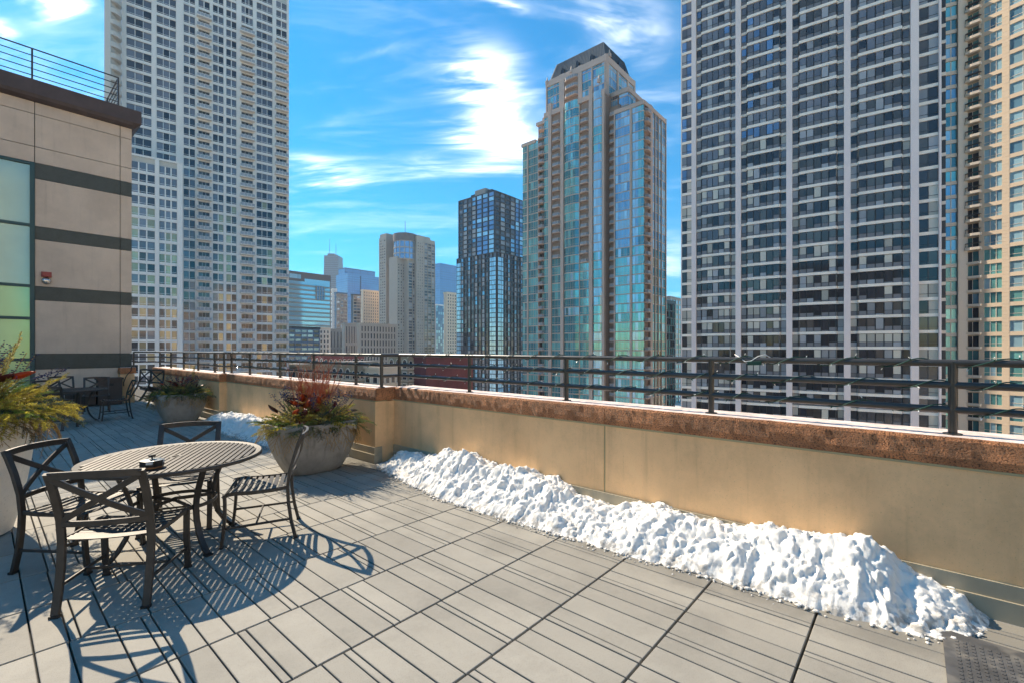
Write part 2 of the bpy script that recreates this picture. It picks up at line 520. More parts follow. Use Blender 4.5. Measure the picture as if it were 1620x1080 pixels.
# ------------------------------------------------------------------ railing with three pipes, and the fairy lights wound round them
rail = thing('railing', 'dark three bar pipe railing standing on the brown coping', 'railing', (4.06, 0, 1.03))
RZ = (1.493, 1.352, 1.196)
lines = [((4.06, -4.4), (4.06, 5.72)), ((4.06, 5.72), (3.76, 5.72)), ((3.76, 5.72), (3.76, 11.68)), ((3.76, 11.68), (3.61, 11.68)), ((3.61, 11.68), (3.61, 17.68)), ((3.61, 17.68), (3.05, 17.68))]
for z in RZ:
    for (a, b) in lines:
        q = MB(); q.tube([(a[0] - 4.06, a[1], z - 1.03), (b[0] - 4.06, b[1], z - 1.03)], .0225, 10)
        link('rail', q.mesh('rail', 'rail_metal', 40), rail)
q = MB(); q.tube([(0, 0, 0), (0, 0, .465)], .0235, 10); q.tube([(0, 0, .0), (0, 0, .012)], .048, 12)
post_me = q.mesh('post', 'rail_metal', 40)
posts = [(4.06, y) for y in (-3.15, -1.67, -.19, 1.29, 2.76, 4.23, 5.72)] + [(3.76, y) for y in (5.72, 6.4, 7.75, 9.1, 10.6, 11.68)] + [(3.61, y) for y in (11.68, 12.3, 13.55, 14.8, 16.05, 17.29)] + [(3.05, 17.68)]
for (x, y) in posts: link('post', post_me, rail, (x - 4.06, y, .006))


def lights(x, ya, yb, z, label, pitch, seed, rad=.029):
    r_ = random.Random(seed)
    t = thing('string_light', label, 'string light', (x, ya, z), group='fairy lights wound round the railing')
    path = []; L = yb - ya; n = int(L / .012); ph = 0
    for i in range(n + 1):
        y = L * i / n
        ph += 2 * pi * .012 / (pitch * (1 + .5 * noise.noise(Vector((y * 2, seed, 0)))))
        rr = rad + .004 * noise.noise(Vector((y * 5, 3, seed)))
        path.append((rr * cos(ph), y, rr * sin(ph)))
    q = MB(); q.tube(path, .0042, 5); link('wire', q.mesh('wire', 'wire_green', True), t)
    q = MB(); y = .05
    while y < L - .05:
        p = path[int(y / L * n)]
        dd = Vector((p[0] + r_.uniform(-.012, .012), r_.uniform(-.02, .02), p[2] + r_.uniform(-.012, .006))).normalized()
        p0 = Vector(p); p1 = p0 + dd * .016; p2 = p0 + dd * .032
        q.tube([p0, p1], .0045, 5, 1); q.tube([p1, p2], .0034, 5, 0)
        y += r_.uniform(.10, .19)
    link('bulbs', q.mesh('bulbs', ['bulb', 'wire_green']), t, kind='stuff')
    return t


for nm, z, sd in (('top', RZ[0], 1), ('middle', RZ[1], 2), ('bottom', RZ[2], 3)):
    lights(4.06, -1.6, 5.6, z, 'green wire fairy lights wound round the %s bar of the near railing' % nm, .36, sd)
    lights(3.76, 5.8, 11.6, z, 'green wire fairy lights wound round the %s bar of the railing behind the twig planter' % nm, .36, sd + 5)
# the loose knot of white and green plug on the near rail
t = thing('light_plug', 'knotted green plug and white wire of the fairy lights on the top bar', 'plug', (4.06, 1.0, 1.50))
q = MB()
for i in range(1):
    q.tube([(.03 * cos(i + s_ * .9), -.16 + .03 * i + s_ * .045, .03 * sin(i * 2 + s_ * 1.3) + .008) for s_ in range(7)], .004, 5)
link('wire', q.mesh('wire', 'white_plastic', True), t)
q = MB(); q.bar([(-.03, -.10, -.028), (-.033, 0, -.032)], .03, .022, (0, 0, 1)); link('plug', q.mesh('plug', 'wire_green'), t)

# ------------------------------------------------------------------ snow banks


def interp(T, x):
    if x <= T[0][0]: return T[0][1]
    for (a, va), (b, vb) in zip(T[:-1], T[1:]):
        if x <= b: return va + (vb - va) * (x - a) / (b - a)
    return T[-1][1]


def fbm(p, o=4):
    s_, a, f_ = 0, 1, 1
    for _ in range(o):
        s_ += a * noise.noise(p * f_); a *= .5; f_ *= 2.1
    return s_


def soft(n):                                     # rounded lumps without creases
    return sqrt(n * n + .012) * (1 - .35 * abs(n))


def snow_bank(name, label, ya, yb, front, height, back, step, seed):
    q = MB(); ny = int((yb - ya) / step); nx = 76; R = []
    for i in range(ny + 1):
        y = ya + (yb - ya) * i / ny
        xf = interp(front, y) + .035 * fbm(Vector((y * 3.3, seed, 0))) + .03 * fbm(Vector((y * 13, seed, 5)), 3)
        xb = back(y); hh = interp(height, y) * .92
        end = min(1, (y - ya) / .12, (yb - y) / .16); end = max(0, end) ** .6
        row = []
        for jx in range(nx + 1):
            t_ = jx / nx; x = xf + (xb - xf) * t_
            base = hh * (1.1 * min(1, t_ / .66) - .1 * min(1, t_ / .66) ** 2 if t_ < .66 else 1 - .2 * (t_ - .66) / .34)
            p = Vector((x, y, seed))
            lump = .05 * fbm(p * 4.2, 2)
            wv = Vector((fbm(p * 6, 2), fbm(p * 6 + Vector((9, 0, 0)), 2), 0)) * .035
            pw = p + wv
            c1 = soft(noise.noise(pw * 7.0)); c2 = soft(noise.noise(pw * 15.0 + Vector((0, 0, 4)))); c3 = soft(noise.noise(pw * 33.0 + Vector((5, 0, 8))))
            clump = .085 * (c1 - .26) + .062 * (c2 - .26) + .026 * (c3 - .26) + .008 * fbm(p * 55, 3)
            damp = min(1, t_ / .22) ** .8
            z = (base + (lump + clump) * damp * min(1, .35 + hh / .22)) * end - .006 + .016 * damp * end
            ox = -.035 * (c1 - .2) * damp - .03 * (c2 - .2) * damp + .012 * fbm(p * 26 + Vector((3, 3, 3)), 2) * damp
            oy = .014 * fbm(p * 24 + Vector((7, 1, 2)), 2) * damp
            z += .004 * noise.noise(p * 95) * damp * end
            row.append((min(x + ox, xb + .01), y + oy, max(z, -.008)))
        R.append(row)
    b = 0
    for row in R: q.v += row
    for i in range(ny):
        for jx in range(nx):
            a = i * (nx + 1) + jx
            q.f.append((a, a + 1, a + nx + 2, a + nx + 1)); q.m.append(0)
    r_ = random.Random(int(seed))
    for i in range(int((yb - ya) * 95)):                 # crumbs that rolled off the bank
        y = r_.uniform(ya + .05, yb - .05); off = abs(r_.gauss(0, .045))
        x = interp(front, y) + .02 - off; rr = r_.uniform(.004, .016) * (1 if off < .06 else .6)
        b0 = len(q.v); q.ball((x, y, rr * .5), rr, 0, 6, 4, r_.uniform(.5, .9))
        for k_ in range(b0, len(q.v)):
            v_ = q.v[k_]; q.v[k_] = (v_[0] + r_.uniform(-.3, .3) * rr, v_[1] + r_.uniform(-.3, .3) * rr, max(-.004, v_[2] + r_.uniform(-.3, .3) * rr))
    return solid(name, label, 'snow', q.mesh(name, 'snow', True), kind='stuff')


snow_bank('snow_bank', 'long bank of lumpy white snow heaped along the foot of the near wall', -.34, 5.62,
          [(-.34, 3.74), (-.2, 3.50), (0, 3.38), (.5, 3.33), (1.1, 3.31), (1.6, 3.25), (2.9, 3.2), (3.8, 3.18), (4.6, 3.33), (5.4, 3.5), (5.62, 3.62)],
          [(-.34, .02), (-.22, .12), (-.1, .19), (.05, .20), (.13, .30), (.27, .41), (.5, .34), (.77, .32), (1.1, .27), (1.45, .26), (1.86, .25), (2.05, .18), (2.45, .2), (2.8, .32), (3.05, .34), (3.5, .32), (3.95, .43), (4.2, .40), (4.7, .25), (5.2, .2), (5.45, .11), (5.62, .03)],
          lambda y: 3.935, .0095, 3.0)
snow_bank('snow_bank', 'smaller snow bank between the two bowl planters at the foot of the wall', 6.3, 12.0,
          [(6.3, 3.2), (7, 3.05), (8.2, 3.08), (9.5, 3.0), (10.5, 3.05), (11.5, 3.2), (12, 3.3)],
          [(6.3, .08), (7, .24), (8, .32), (8.6, .30), (9.4, .34), (10.3, .30), (11, .26), (11.5, .16), (12, .03)],
          lambda y: 3.62 if y < 11.5 else 3.47, .016, 11.0)

# rubber mat at the right edge
mt = thing('rubber_mat', 'dark ribbed rubber mat lying beside the end of the snow', 'mat', (3.0, -1.0, 0))
q = MB(); q.prism([(-1.3, -1.6), (.47, -1.6), (.55, .84), (.50, .885), (.40, .878), (-1.3, .878)], .004, .013); link('base', q.mesh('base', 'mat_rubber'), mt)
q = MB()
for a in range(58):
    for b in range(30):
        q.box(-.55 + b * .034, -.55 + b * .034 + .022, -.95 + a * .031, -.95 + a * .031 + .014, .0125, .0155)
link('ribs', q.mesh('ribs', 'mat_rubber'), mt, kind='stuff')

# ------------------------------------------------------------------ stone building at the left end of the terrace
FY = 17.9; FX1 = 3.04
bld = thing('stone_building', 'tan stone building with dark granite bands and dark roof coping', 'building', (0, FY, 0))


def bpart(name, m, boxes, parent=None, kind=None):
    q = MB()
    for b in boxes: q.box(*b)
    o = link(name, q.mesh(name, m), parent or bld)
    if kind: o['kind'] = kind
    return o


bpart('wall_core', 'joint_dark', [(-14, FX1 - .03, .06, 12, -.02, 8.2)])
G = .008
zr = [(0, 1.04), (1.45, 2.9), (3.27, 4.54), (4.89, 6.18), (6.60, 7.03), (7.03, 7.91), (7.91, 8.24)]
for (z0, z1) in zr:
    for (x0, x1) in ((.99, 2.77), (2.77, FX1)):
        q = MB(); q.box(x0 + G, x1 - (G if x1 < FX1 else 0), 0, .12, z0 + G, z1 - G); link('stone_panel', q.mesh('stone_panel', 'stone_tan'), bld)
    q = MB(); q.box(FX1 - .12, FX1 - .002, .125, 11.9, z0 + G, z1 - G); link('stone_panel', q.mesh('stone_panel', 'stone_tan'), bld)
for (x0, x1) in ((-14, -2.6), (-2.6, .99)):
    for (z0, z1) in ((6.60, 7.03), (7.03, 7.91), (7.91, 8.24)):
        q = MB(); q.box(x0 + G, x1 - G, 0, .12, z0 + G, z1 - G); link('stone_panel', q.mesh('stone_panel', 'stone_tan'), bld)
for (z0, z1) in ((1.04, 1.45), (2.9, 3.27), (4.54, 4.89), (6.18, 6.60)):
    for (x0, x1) in ((.99, 2.77), (2.77, FX1 + .004)):
        q = MB(); q.box(x0 + .006, x1 - .004, -.004, .13, z0 + .004, z1 - .004); link('granite_band', q.mesh('granite_band', 'granite_green'), bld)
    q = MB(); q.box(FX1 - .1, FX1 + .002, .135, 11.9, z0 + .004, z1 - .004); link('granite_band', q.mesh('granite_band', 'granite_green'), bld)
q = MB()
prof = [(0.10, 8.24), (-.06, 8.24), (-.16, 8.30), (-.20, 8.38), (-.20, 8.76), (.30, 8.76), (.30, 8.24)]
K = [[(x, y, z) for y, z in prof] for x in (-14, FX1)] + [[(FX1 + .0 - y, y, z) if y < .1 else (FX1 - .1 + (0 if y <= .1 else -.2), y, z) for y, z in prof]]
q.rings(K[:2])
q.prism([(FX1, -.2), (FX1 + .2, -.2), (FX1 + .2, 12), (FX1, 12)], 8.38, 8.76)
q.prism([(FX1, -.06), (FX1 + .06, -.06), (FX1 + .06, 12), (FX1, 12)], 8.24, 8.38, top=[(FX1, -.198), (FX1 + .198, -.198), (FX1 + .198, 12), (FX1, 12)])
link('coping', q.mesh('coping', 'coping_dark'), bld)
bpart('roof', 'roof_flat', [(-14, FX1, .3, 12, 8.3, 8.5)])
# window wall
win = bpart('window', 'frame_teal', [(.90, .99, -.03, .12, 0, 6.60), (-2.6, -2.5, -.03, .12, 0, 6.6), (-.80, -.72, -.03, .12, 0, 6.52)] +
            [(-2.5, .90, -.025, .12, z - .035, z + .035) for z in (.04, 1.3, 2.4, 3.27, 4.9, 6.56)])
for (z0, z1) in ((.08, 1.26), (1.34, 2.36), (2.44, 3.23), (3.31, 4.86), (4.94, 6.52)):
    for (x0, x1) in ((-2.5, -.80), (-.72, .90)):
        q = MB(); q.box(x0, x1, .03, .05, z0, z1); link('pane', q.mesh('pane', 'glass_milky' if z0 > 3.2 else 'glass_green'), win)
# roof railing
rr = thing('roof_railing', 'thin dark railing along the roof edge of the stone building', 'railing', (0, FY + .35, 8.76))
xs = (2.78, .96, -.9, -2.7, -4.5)
for x in xs:
    q = MB(); q.box(x - .02, x + .02, -.02, .02, 0, 1.06); link('post', q.mesh('post', 'rail_metal'), rr)
for y in (1.8, 3.6):
    q = MB(); q.box(2.76, 2.80, y - .02, y + .02, 0, 1.06); link('post', q.mesh('post', 'rail_metal'), rr)
for z in (1.05, .86, .68, .50, .32, .14):
    q = MB(); q.tube([(-6, 0, z), (2.79, 0, z)], .014 if z < 1 else .02, 6); link('rail', q.mesh('rail', 'rail_metal'), rr)
    q = MB(); q.tube([(2.78, .02, z), (2.78, 6, z)], .014 if z < 1 else .02, 6); link('rail', q.mesh('rail', 'rail_metal'), rr)
# alarm strobe
al = thing('alarm_strobe', 'red alarm light with silver bell on the tan stone wall', 'alarm', (1.21, FY, 3.43))
q = MB(); q.box(-.10, .10, -.09, 0, .10, .24); q.box(-.075, .075, -.13, -.09, .12, .22); link('red_housing', q.mesh('red_housing', 'red_plastic'), al)
q = MB(); q.rings([[(r * cos(a * pi / 6), y, r * sin(a * pi / 6)) for a in range(12)] for r, y in ((.10, 0), (.10, -.03), (.08, -.07), (.03, -.09))]); link('bell', q.mesh('bell', 'silver', True), al)
# low dark cabinet with sockets and a cable at the foot of the stone wall
cb = thing('low_cabinet', 'low dark brown cabinet standing along the foot of the stone wall', 'cabinet', (0, FY, 0))
q = MB(); q.box(.4, 2.15, -.55, -.03, .03, .46); q.box(.38, 2.17, -.57, -.01, .46, .50); link('body', q.mesh('body', 'brown_board'), cb)
for x in (1.15, 1.3, 1.45, 1.75):
    q = MB(); q.box(x, x + .07, -.56, -.55, .25, .34); link('socket', q.mesh('socket', 'white_plastic'), cb)
bx = thing('storage_box', 'dark box with a hand hole beside the cable at the wall', 'box', (2.45, FY - .5, 0))
q = MB(); q.box(-.26, .26, -.2, .2, .02, .74); q.box(-.29, .29, -.23, .23, .72, .77); link('body', q.mesh('body', 'brown_board'), bx)
q = MB(); q.box(-.07, .07, -.206, -.2, .55, .62); link('hand_hole', q.mesh('hand_hole', 'black_plastic'), bx)
q = MB(); q.tube([(2.98, FY - .32, 1.05), (2.97, FY - .33, .95), (2.86, FY - .34, .8), (2.80, FY - .34, .62), (2.80, FY - .33, .5)], .012, 6)
solid('cable', 'black cable hanging down the wall next to the storage box', 'cable', q.mesh('cable', 'black_plastic', True))

# ------------------------------------------------------------------ furniture


def make_chair(label, loc, rz, group):
    t = thing('patio_chair', label, 'chair', loc, rz, group)
    fm = 'furniture_metal'
    def P(name, fn, m=fm):
        q = MB(); fn(q); return link(name, q.mesh(name, m, 35), t)
    def yb(z): return interp([(0, -.272), (.15, -.238), (.30, -.218), (.43, -.212), (.56, -.226), (.70, -.266), (.80, -.304), (.87, -.336)], z)
    zs = [.012, .08, .15, .22, .30, .37, .43, .50, .56, .63, .70, .76, .81, .862]
    for sx in (-1, 1):
        leg = P('leg', lambda q: q.bar([(sx * .232, yb(z), z) for z in zs], .042, .024, (1, 0, 0)))
        q = MB(); q.box(sx * .232 - .024, sx * .232 + .024, yb(0) - .016, yb(0) + .016, 0, .016); link('foot_cap', q.mesh('foot_cap', 'foot_cap'), leg)
        leg = P('leg', lambda q: q.bar([(sx * .250, y, z) for y, z in ((.262, .012), (.248, .12), (.238, .25), (.238, .36), (.242, .425))], .038, .022, (1, 0, 0)))
        q = MB(); q.box(sx * .25 - .022, sx * .25 + .022, .248, .276, 0, .016); link('foot_cap', q.mesh('foot_cap', 'foot_cap'), leg)
        P('side_stretcher', lambda q: q.bar([(sx * .234, -.236, .165), (sx * .248, .246, .150)], .018, .014, (0, 0, 1), ch=.002))
        P('seat_rail', lambda q: q.bar([(sx * .236, -.215, .432), (sx * .240, -.1, .420), (sx * .246, .05, .417), (sx * .25, .17, .424), (sx * .25, .225, .418), (sx * .25, .252, .395)], .030, .014, (0, 0, 1)))
    n = 8
    def bow(x, z, k_=.034): return yb(z) - k_ * (1 - (x / .232) ** 2)
    P('top_rail', lambda q: q.bar([(-.232 + .464 * i / n, bow(-.232 + .464 * i / n, .845), .845 + .008 * (1 - (2 * i / n - 1) ** 2)) for i in range(n + 1)], .044, .022, (0, 0, 1)))
    P('lower_rail', lambda q: q.bar([(-.232 + .464 * i / n, bow(-.232 + .464 * i / n, .535), .535) for i in range(n + 1)], .034, .020, (0, 0, 1)))
    for sx in (-1, 1):
        pts = []
        for i in range(n + 1):
            x = -.218 + .436 * i / n; z = .69 + sx * (.135) * (2 * i / n - 1)
            pts.append((x, bow(x, z) + .001 * sx, z))
        P('cross_bar', lambda q: q.bar(pts, .036, .016, (-sx * .5, 0, .85)))
    P('cross_stretcher', lambda q: q.bar([(-.24, .02, .157), (.24, .02, .157)], .018, .012, (0, 0, 1), ch=.002))
    for i in range(10):
        y = -.198 + i * .0475; f = i / 9
        zc = .437 - .016 * sin(pi * min(1, f * 1.1)) - (.012 if i == 9 else 0)
        hw = .236 + .014 * f - .006
        til = -.25 if i == 9 else (.06 if i < 4 else -.04)
        P('slat', lambda q: q.bar([(-hw + 2 * hw * a / 6, y, zc - .012 * (1 - (2 * a / 6 - 1) ** 2)) for a in range(7)], .032, .006, (0, cos(til), sin(til)), ch=.001))
    return t


G1 = 'patio chairs round the near table'
ch1 = make_chair('patio chair nearest the camera, its crossed back turned to the viewer', (.640, 3.905, 0), radians(54.7 - 90), G1)


def chair(label, x, y, deg, group, rx=0, ry=0, z=0):
    c = copy_tree(ch1); c['label'] = label; c['group'] = group
    c.location = (x, y, z); c.rotation_euler = (rx, ry, radians(deg - 90))
    return c


chair('patio chair at the left edge, beside the tall pale planter', .515, 4.748, -48, G1)
chair('patio chair on the far side of the near table, facing the camera', 1.215, 5.02, -115.5, G1)
chair('patio chair seen from the side, right of the near table before the big bowl planter', 1.609, 4.253, 153, G1)


def make_table(label, loc, rz, R=.62, H=.715):
    t = thing('patio_table', label, 'table', loc, rz, 'round slatted patio tables')
    fm = 'furniture_metal'
    N = 56
    q = MB()
    ro, ri = R, R - .048
    q.rings([[(r * cos(2 * pi * i / N), r * sin(2 * pi * i / N), z) for r, z in ((ri, H - .008), (ri, H - .022), (ro - .012, H - .030), (ro, H - .026), (ro, H - .006), (ro - .006, H))] for i in range(N)], closed=True)
    link('rim', q.mesh('rim', fm, 40), t)
    p = .0415; y = -13 * p
    while y < R - .06:
        half = sqrt(max(0, (ri + .006) ** 2 - (abs(y) + .012) ** 2))
        if half > .04:
            segs = [(-half, half)]
            if abs(y) < .03: segs = [(-half, -.035), (.035, half)]
            for (a, b) in segs:
                q = MB(); q.box(a, b, y - .0145, y + .0145, H - .016, H - .0035); link('slat', q.mesh('slat', fm), t)
        y += p
    q = MB(); q.rings([[(r * cos(2 * pi * i / 20), r * sin(2 * pi * i / 20), z) for r, z in ((.026, H - .002), (.026, H - .02), (.05, H - .02), (.05, H - .002))] for i in range(20)], closed=True); link('umbrella_hole_ring', q.mesh('umbrella_hole_ring', fm, 40), t)
    for k_ in range(2):
        a = pi / 4 + k_ * pi / 2
        q = MB(); q.bar([(-cos(a) * ri, -sin(a) * ri, H - .032), (cos(a) * ri, sin(a) * ri, H - .032)], .03, .014, (-sin(a), cos(a), 0)); link('under_brace', q.mesh('under_brace', fm), t)
    for k_ in range(4):
        a = pi / 4 + k_ * pi / 2; c, s_ = cos(a), sin(a)
        prof = [(.41, H - .035), (.375, .60), (.33, .50), (.302, .40), (.295, .33), (.305, .25), (.335, .16), (.385, .08), (.43, .03), (.462, .010)]
        q = MB(); q.bar([(r * c, r * s_, z) for r, z in prof], .042, .022, (-s_, c, 0)); leg = link('leg', q.mesh('leg', fm, 40), t)
        q = MB(); q.prism([((.44 + x) * c - y_ * s_, (.44 + x) * s_ + y_ * c) for x, y_ in ((0, -.026), (.045, -.026), (.045, .026), (0, .026))], 0, .014); link('foot_cap', q.mesh('foot_cap', 'foot_cap'), leg)
    q = MB(); q.bar([(.285 * cos(2 * pi * i / 40), .285 * sin(2 * pi * i / 40), .345) for i in range(40)], .028, .012, (0, 0, 1), closed=True); link('leg_hoop', q.mesh('leg_hoop', fm, 40), t)
    for k_ in range(2):
        a = pi / 4 + k_ * pi / 2
        q = MB(); q.bar([(-cos(a) * .28, -sin(a) * .28, .33), (0, 0, .355 + k_ * .014), (cos(a) * .28, sin(a) * .28, .33)], .028, .012, (0, 0, 1)); link('hoop_brace', q.mesh('hoop_brace', fm), t)
    return t


TC = (1.05, 4.535)
tb1 = make_table('round slatted metal table in the foreground with an ashtray on it', (TC[0], TC[1], 0), radians(-77 - 45))
tb2 = copy_tree(tb1); tb2['label'] = 'round slatted metal table in the shade below the stone wall'
tb2.location = (1.28, 13.7, 0)

# ashtray
at = thing('ashtray', 'small black and white octagonal ashtray with a knob on the table', 'ashtray', (.835, 4.225, .715), radians(20))
oct_ = lambda r: [(r * cos(pi / 8 + i * pi / 4), r * sin(pi / 8 + i * pi / 4)) for i in range(8)]
q = MB(); q.prism(oct_(.070), 0, .012); link('base', q.mesh('base', 'amber'), at)
q = MB(); q.prism(oct_(.074), .012, .055); link('bowl', q.mesh('bowl', 'black_plastic'), at)
q = MB(); q.prism(oct_(.074), .055, .062, top=oct_(.030)); lid = link('lid', q.mesh('lid', 'silver'), at)
q = MB(); q.tube([(0, 0, .06), (0, 0, .075)], .006, 6); q.prism([(-.016, -.01), (.016, -.01), (.016, .01), (-.016, .01)], .075, .092, top=[(-.022, -.013), (.022, -.013), (.022, .013), (-.022, .013)]); link('knob', q.mesh('knob', 'black_plastic'), lid)
q = MB()
for k_ in (5, 7):
    a = k_ * pi / 4; c, s_ = cos(a), sin(a); r = .0695
    q.prism([((r) * c + .020 * s_, r * s_ - .020 * c), ((r + .0012) * c + .02 * s_, (r + .0012) * s_ - .02 * c), ((r + .0012) * c - .02 * s_, (r + .0012) * s_ + .02 * c), (r * c - .02 * s_, r * s_ + .02 * c)], .032, .052)
link('white_mark', q.mesh('white_mark', 'white_plastic'), at)

G2 = 'patio chairs in the shade below the stone wall'
chair('patio chair left of the far table with its back to the camera', .98, 12.80, 62, G2)
chair('patio chair in the shade seen from the side, right of the far table', 2.05, 13.75, 178, G2)
chair('patio chair behind the far table on its right, facing the camera', 1.95, 15.6, -98, G2)
chair('patio chair behind the far table on its left, half hidden by the plant', 1.12, 14.75, -70, G2)
chair('patio chair farthest back, against the low cabinet at the stone wall', 1.45, 16.7, -85, G2)
chair('patio chair tipped against the wall behind the left bowl planter', 2.98, 16.0, 20, G2, rx=radians(-24), z=.1)
chair('second tipped patio chair, leaning on the other one by the far wall', 3.12, 15.4, 25, G2, rx=radians(-24), z=.1)

# ------------------------------------------------------------------ planters


def planter(label, loc, rx, ry, h, ratio, m, p=3.2, N=48):
    t = thing('planter', label, 'planter', loc)
    def ring(kx, ky, z):
        r = []
        for i in range(N):
            a = 2 * pi * i / N; c, s_ = cos(a), sin(a)
            r.append((kx * abs(c) ** (2 / p) * (1 if c >= 0 else -1), ky * abs(s_) ** (2 / p) * (1 if s_ >= 0 else -1), z))
        return r
    q = MB(); R = [ring(rx * ratio * .92, ry * ratio * .92, 0)]
    for i in range(13):
        f = i / 12
        kk = ratio + (1 - ratio) * (sin(f * pi / 2) ** .9)
        R.append(ring(rx * kk, ry * kk, .015 + (h - .015) * f))
    R += [ring(rx - .012, ry - .012, h + .012), ring(rx - .05, ry - .05, h + .010), ring(rx - .06, ry - .06, h - .10)]
    q.rings(R); link('bowl', q.mesh('bowl', m, 50), t)
    q = MB(); q.rings([ring(rx - .058, ry - .058, h - .08), ring(rx * .5, ry * .5, h - .02)]); link('soil', q.mesh('soil', 'soil'), t)
    return t


P1 = (2.885, 5.97); P2 = (2.92, 12.2); PL = (-.20, 6.05)
planter('wide grey concrete bowl planter in the sun beside the wall corner', (P1[0], P1[1], 0), .545, .40, .63, .62, 'planter_grey')
planter('wide grey concrete bowl planter in the shade farther back along the wall', (P2[0], P2[1], 0), .47, .40, .60, .62, 'planter_grey')
planter('tall pale concrete planter cut off by the left picture edge', (PL[0], PL[1], 0), .545, .545, 1.05, .74, 'planter_pale', p=2.0, N=64)


def needles(q, a, b, r_, L, n, m, flat=.5):
    """needles along the stem a-b"""
    a = Vector(a); b = Vector(b); T = (b - a).normalized()
    s1 = T.orthogonal().normalized(); s2 = T.cross(s1)
    for i in range(n):
        f = (i + r_.random()) / n; p = a.lerp(b, f)
        an = r_.uniform(0, 2 * pi); dd = (s1 * cos(an) + s2 * sin(an)); dd.z *= (1 - flat) if dd.z < 0 else 1
        tip = p + (dd + T * r_.uniform(.25, .8)).normalized() * L * r_.uniform(.7, 1.15)
        w = T.cross(dd).normalized() * L * .10
        q.tri(p + w, tip, p - w, m)


def bough(q, o, dr, L, r_, droop=.5, nl=.03, m=0, side=6, dens=150, stem=2):
    """a flat conifer spray: main stem bending down, side shoots, needles on all"""
    o = Vector(o); dr = Vector(dr).normalized(); p = o.copy(); st = [p.copy()]; dv = dr.copy(); n = 6
    for i in range(n):
        dv = (dv + Vector((0, 0, -droop / n))).normalized(); p = p + dv * (L / n); st.append(p.copy())
    q.tube(st, .004, 4, stem, scale=[1 - .7 * i / n for i in range(n + 1)])
    for i in range(n): needles(q, st[i], st[i + 1], r_, nl, int(dens * L / n), m)
    for k_ in range(side):
        f = .15 + .75 * k_ / max(1, side - 1); ii = min(n - 1, int(f * n)); b = st[ii].lerp(st[ii + 1], f * n - ii)
        T = (st[ii + 1] - st[ii]).normalized(); sd = T.cross(Vector((0, 0, 1))).normalized() * (1 if k_ % 2 else -1)
        d2 = (T * .8 + sd * .75 + Vector((0, 0, r_.uniform(-.15, .25)))).normalized(); l2 = L * (.5 - .32 * f) * r_.uniform(.8, 1.2)
        e = b + d2 * l2 + Vector((0, 0, -droop * l2 * .25))
        q.tube([b, e], .0022, 3, stem); needles(q, b, e, r_, nl * .9, int(dens * l2), m)


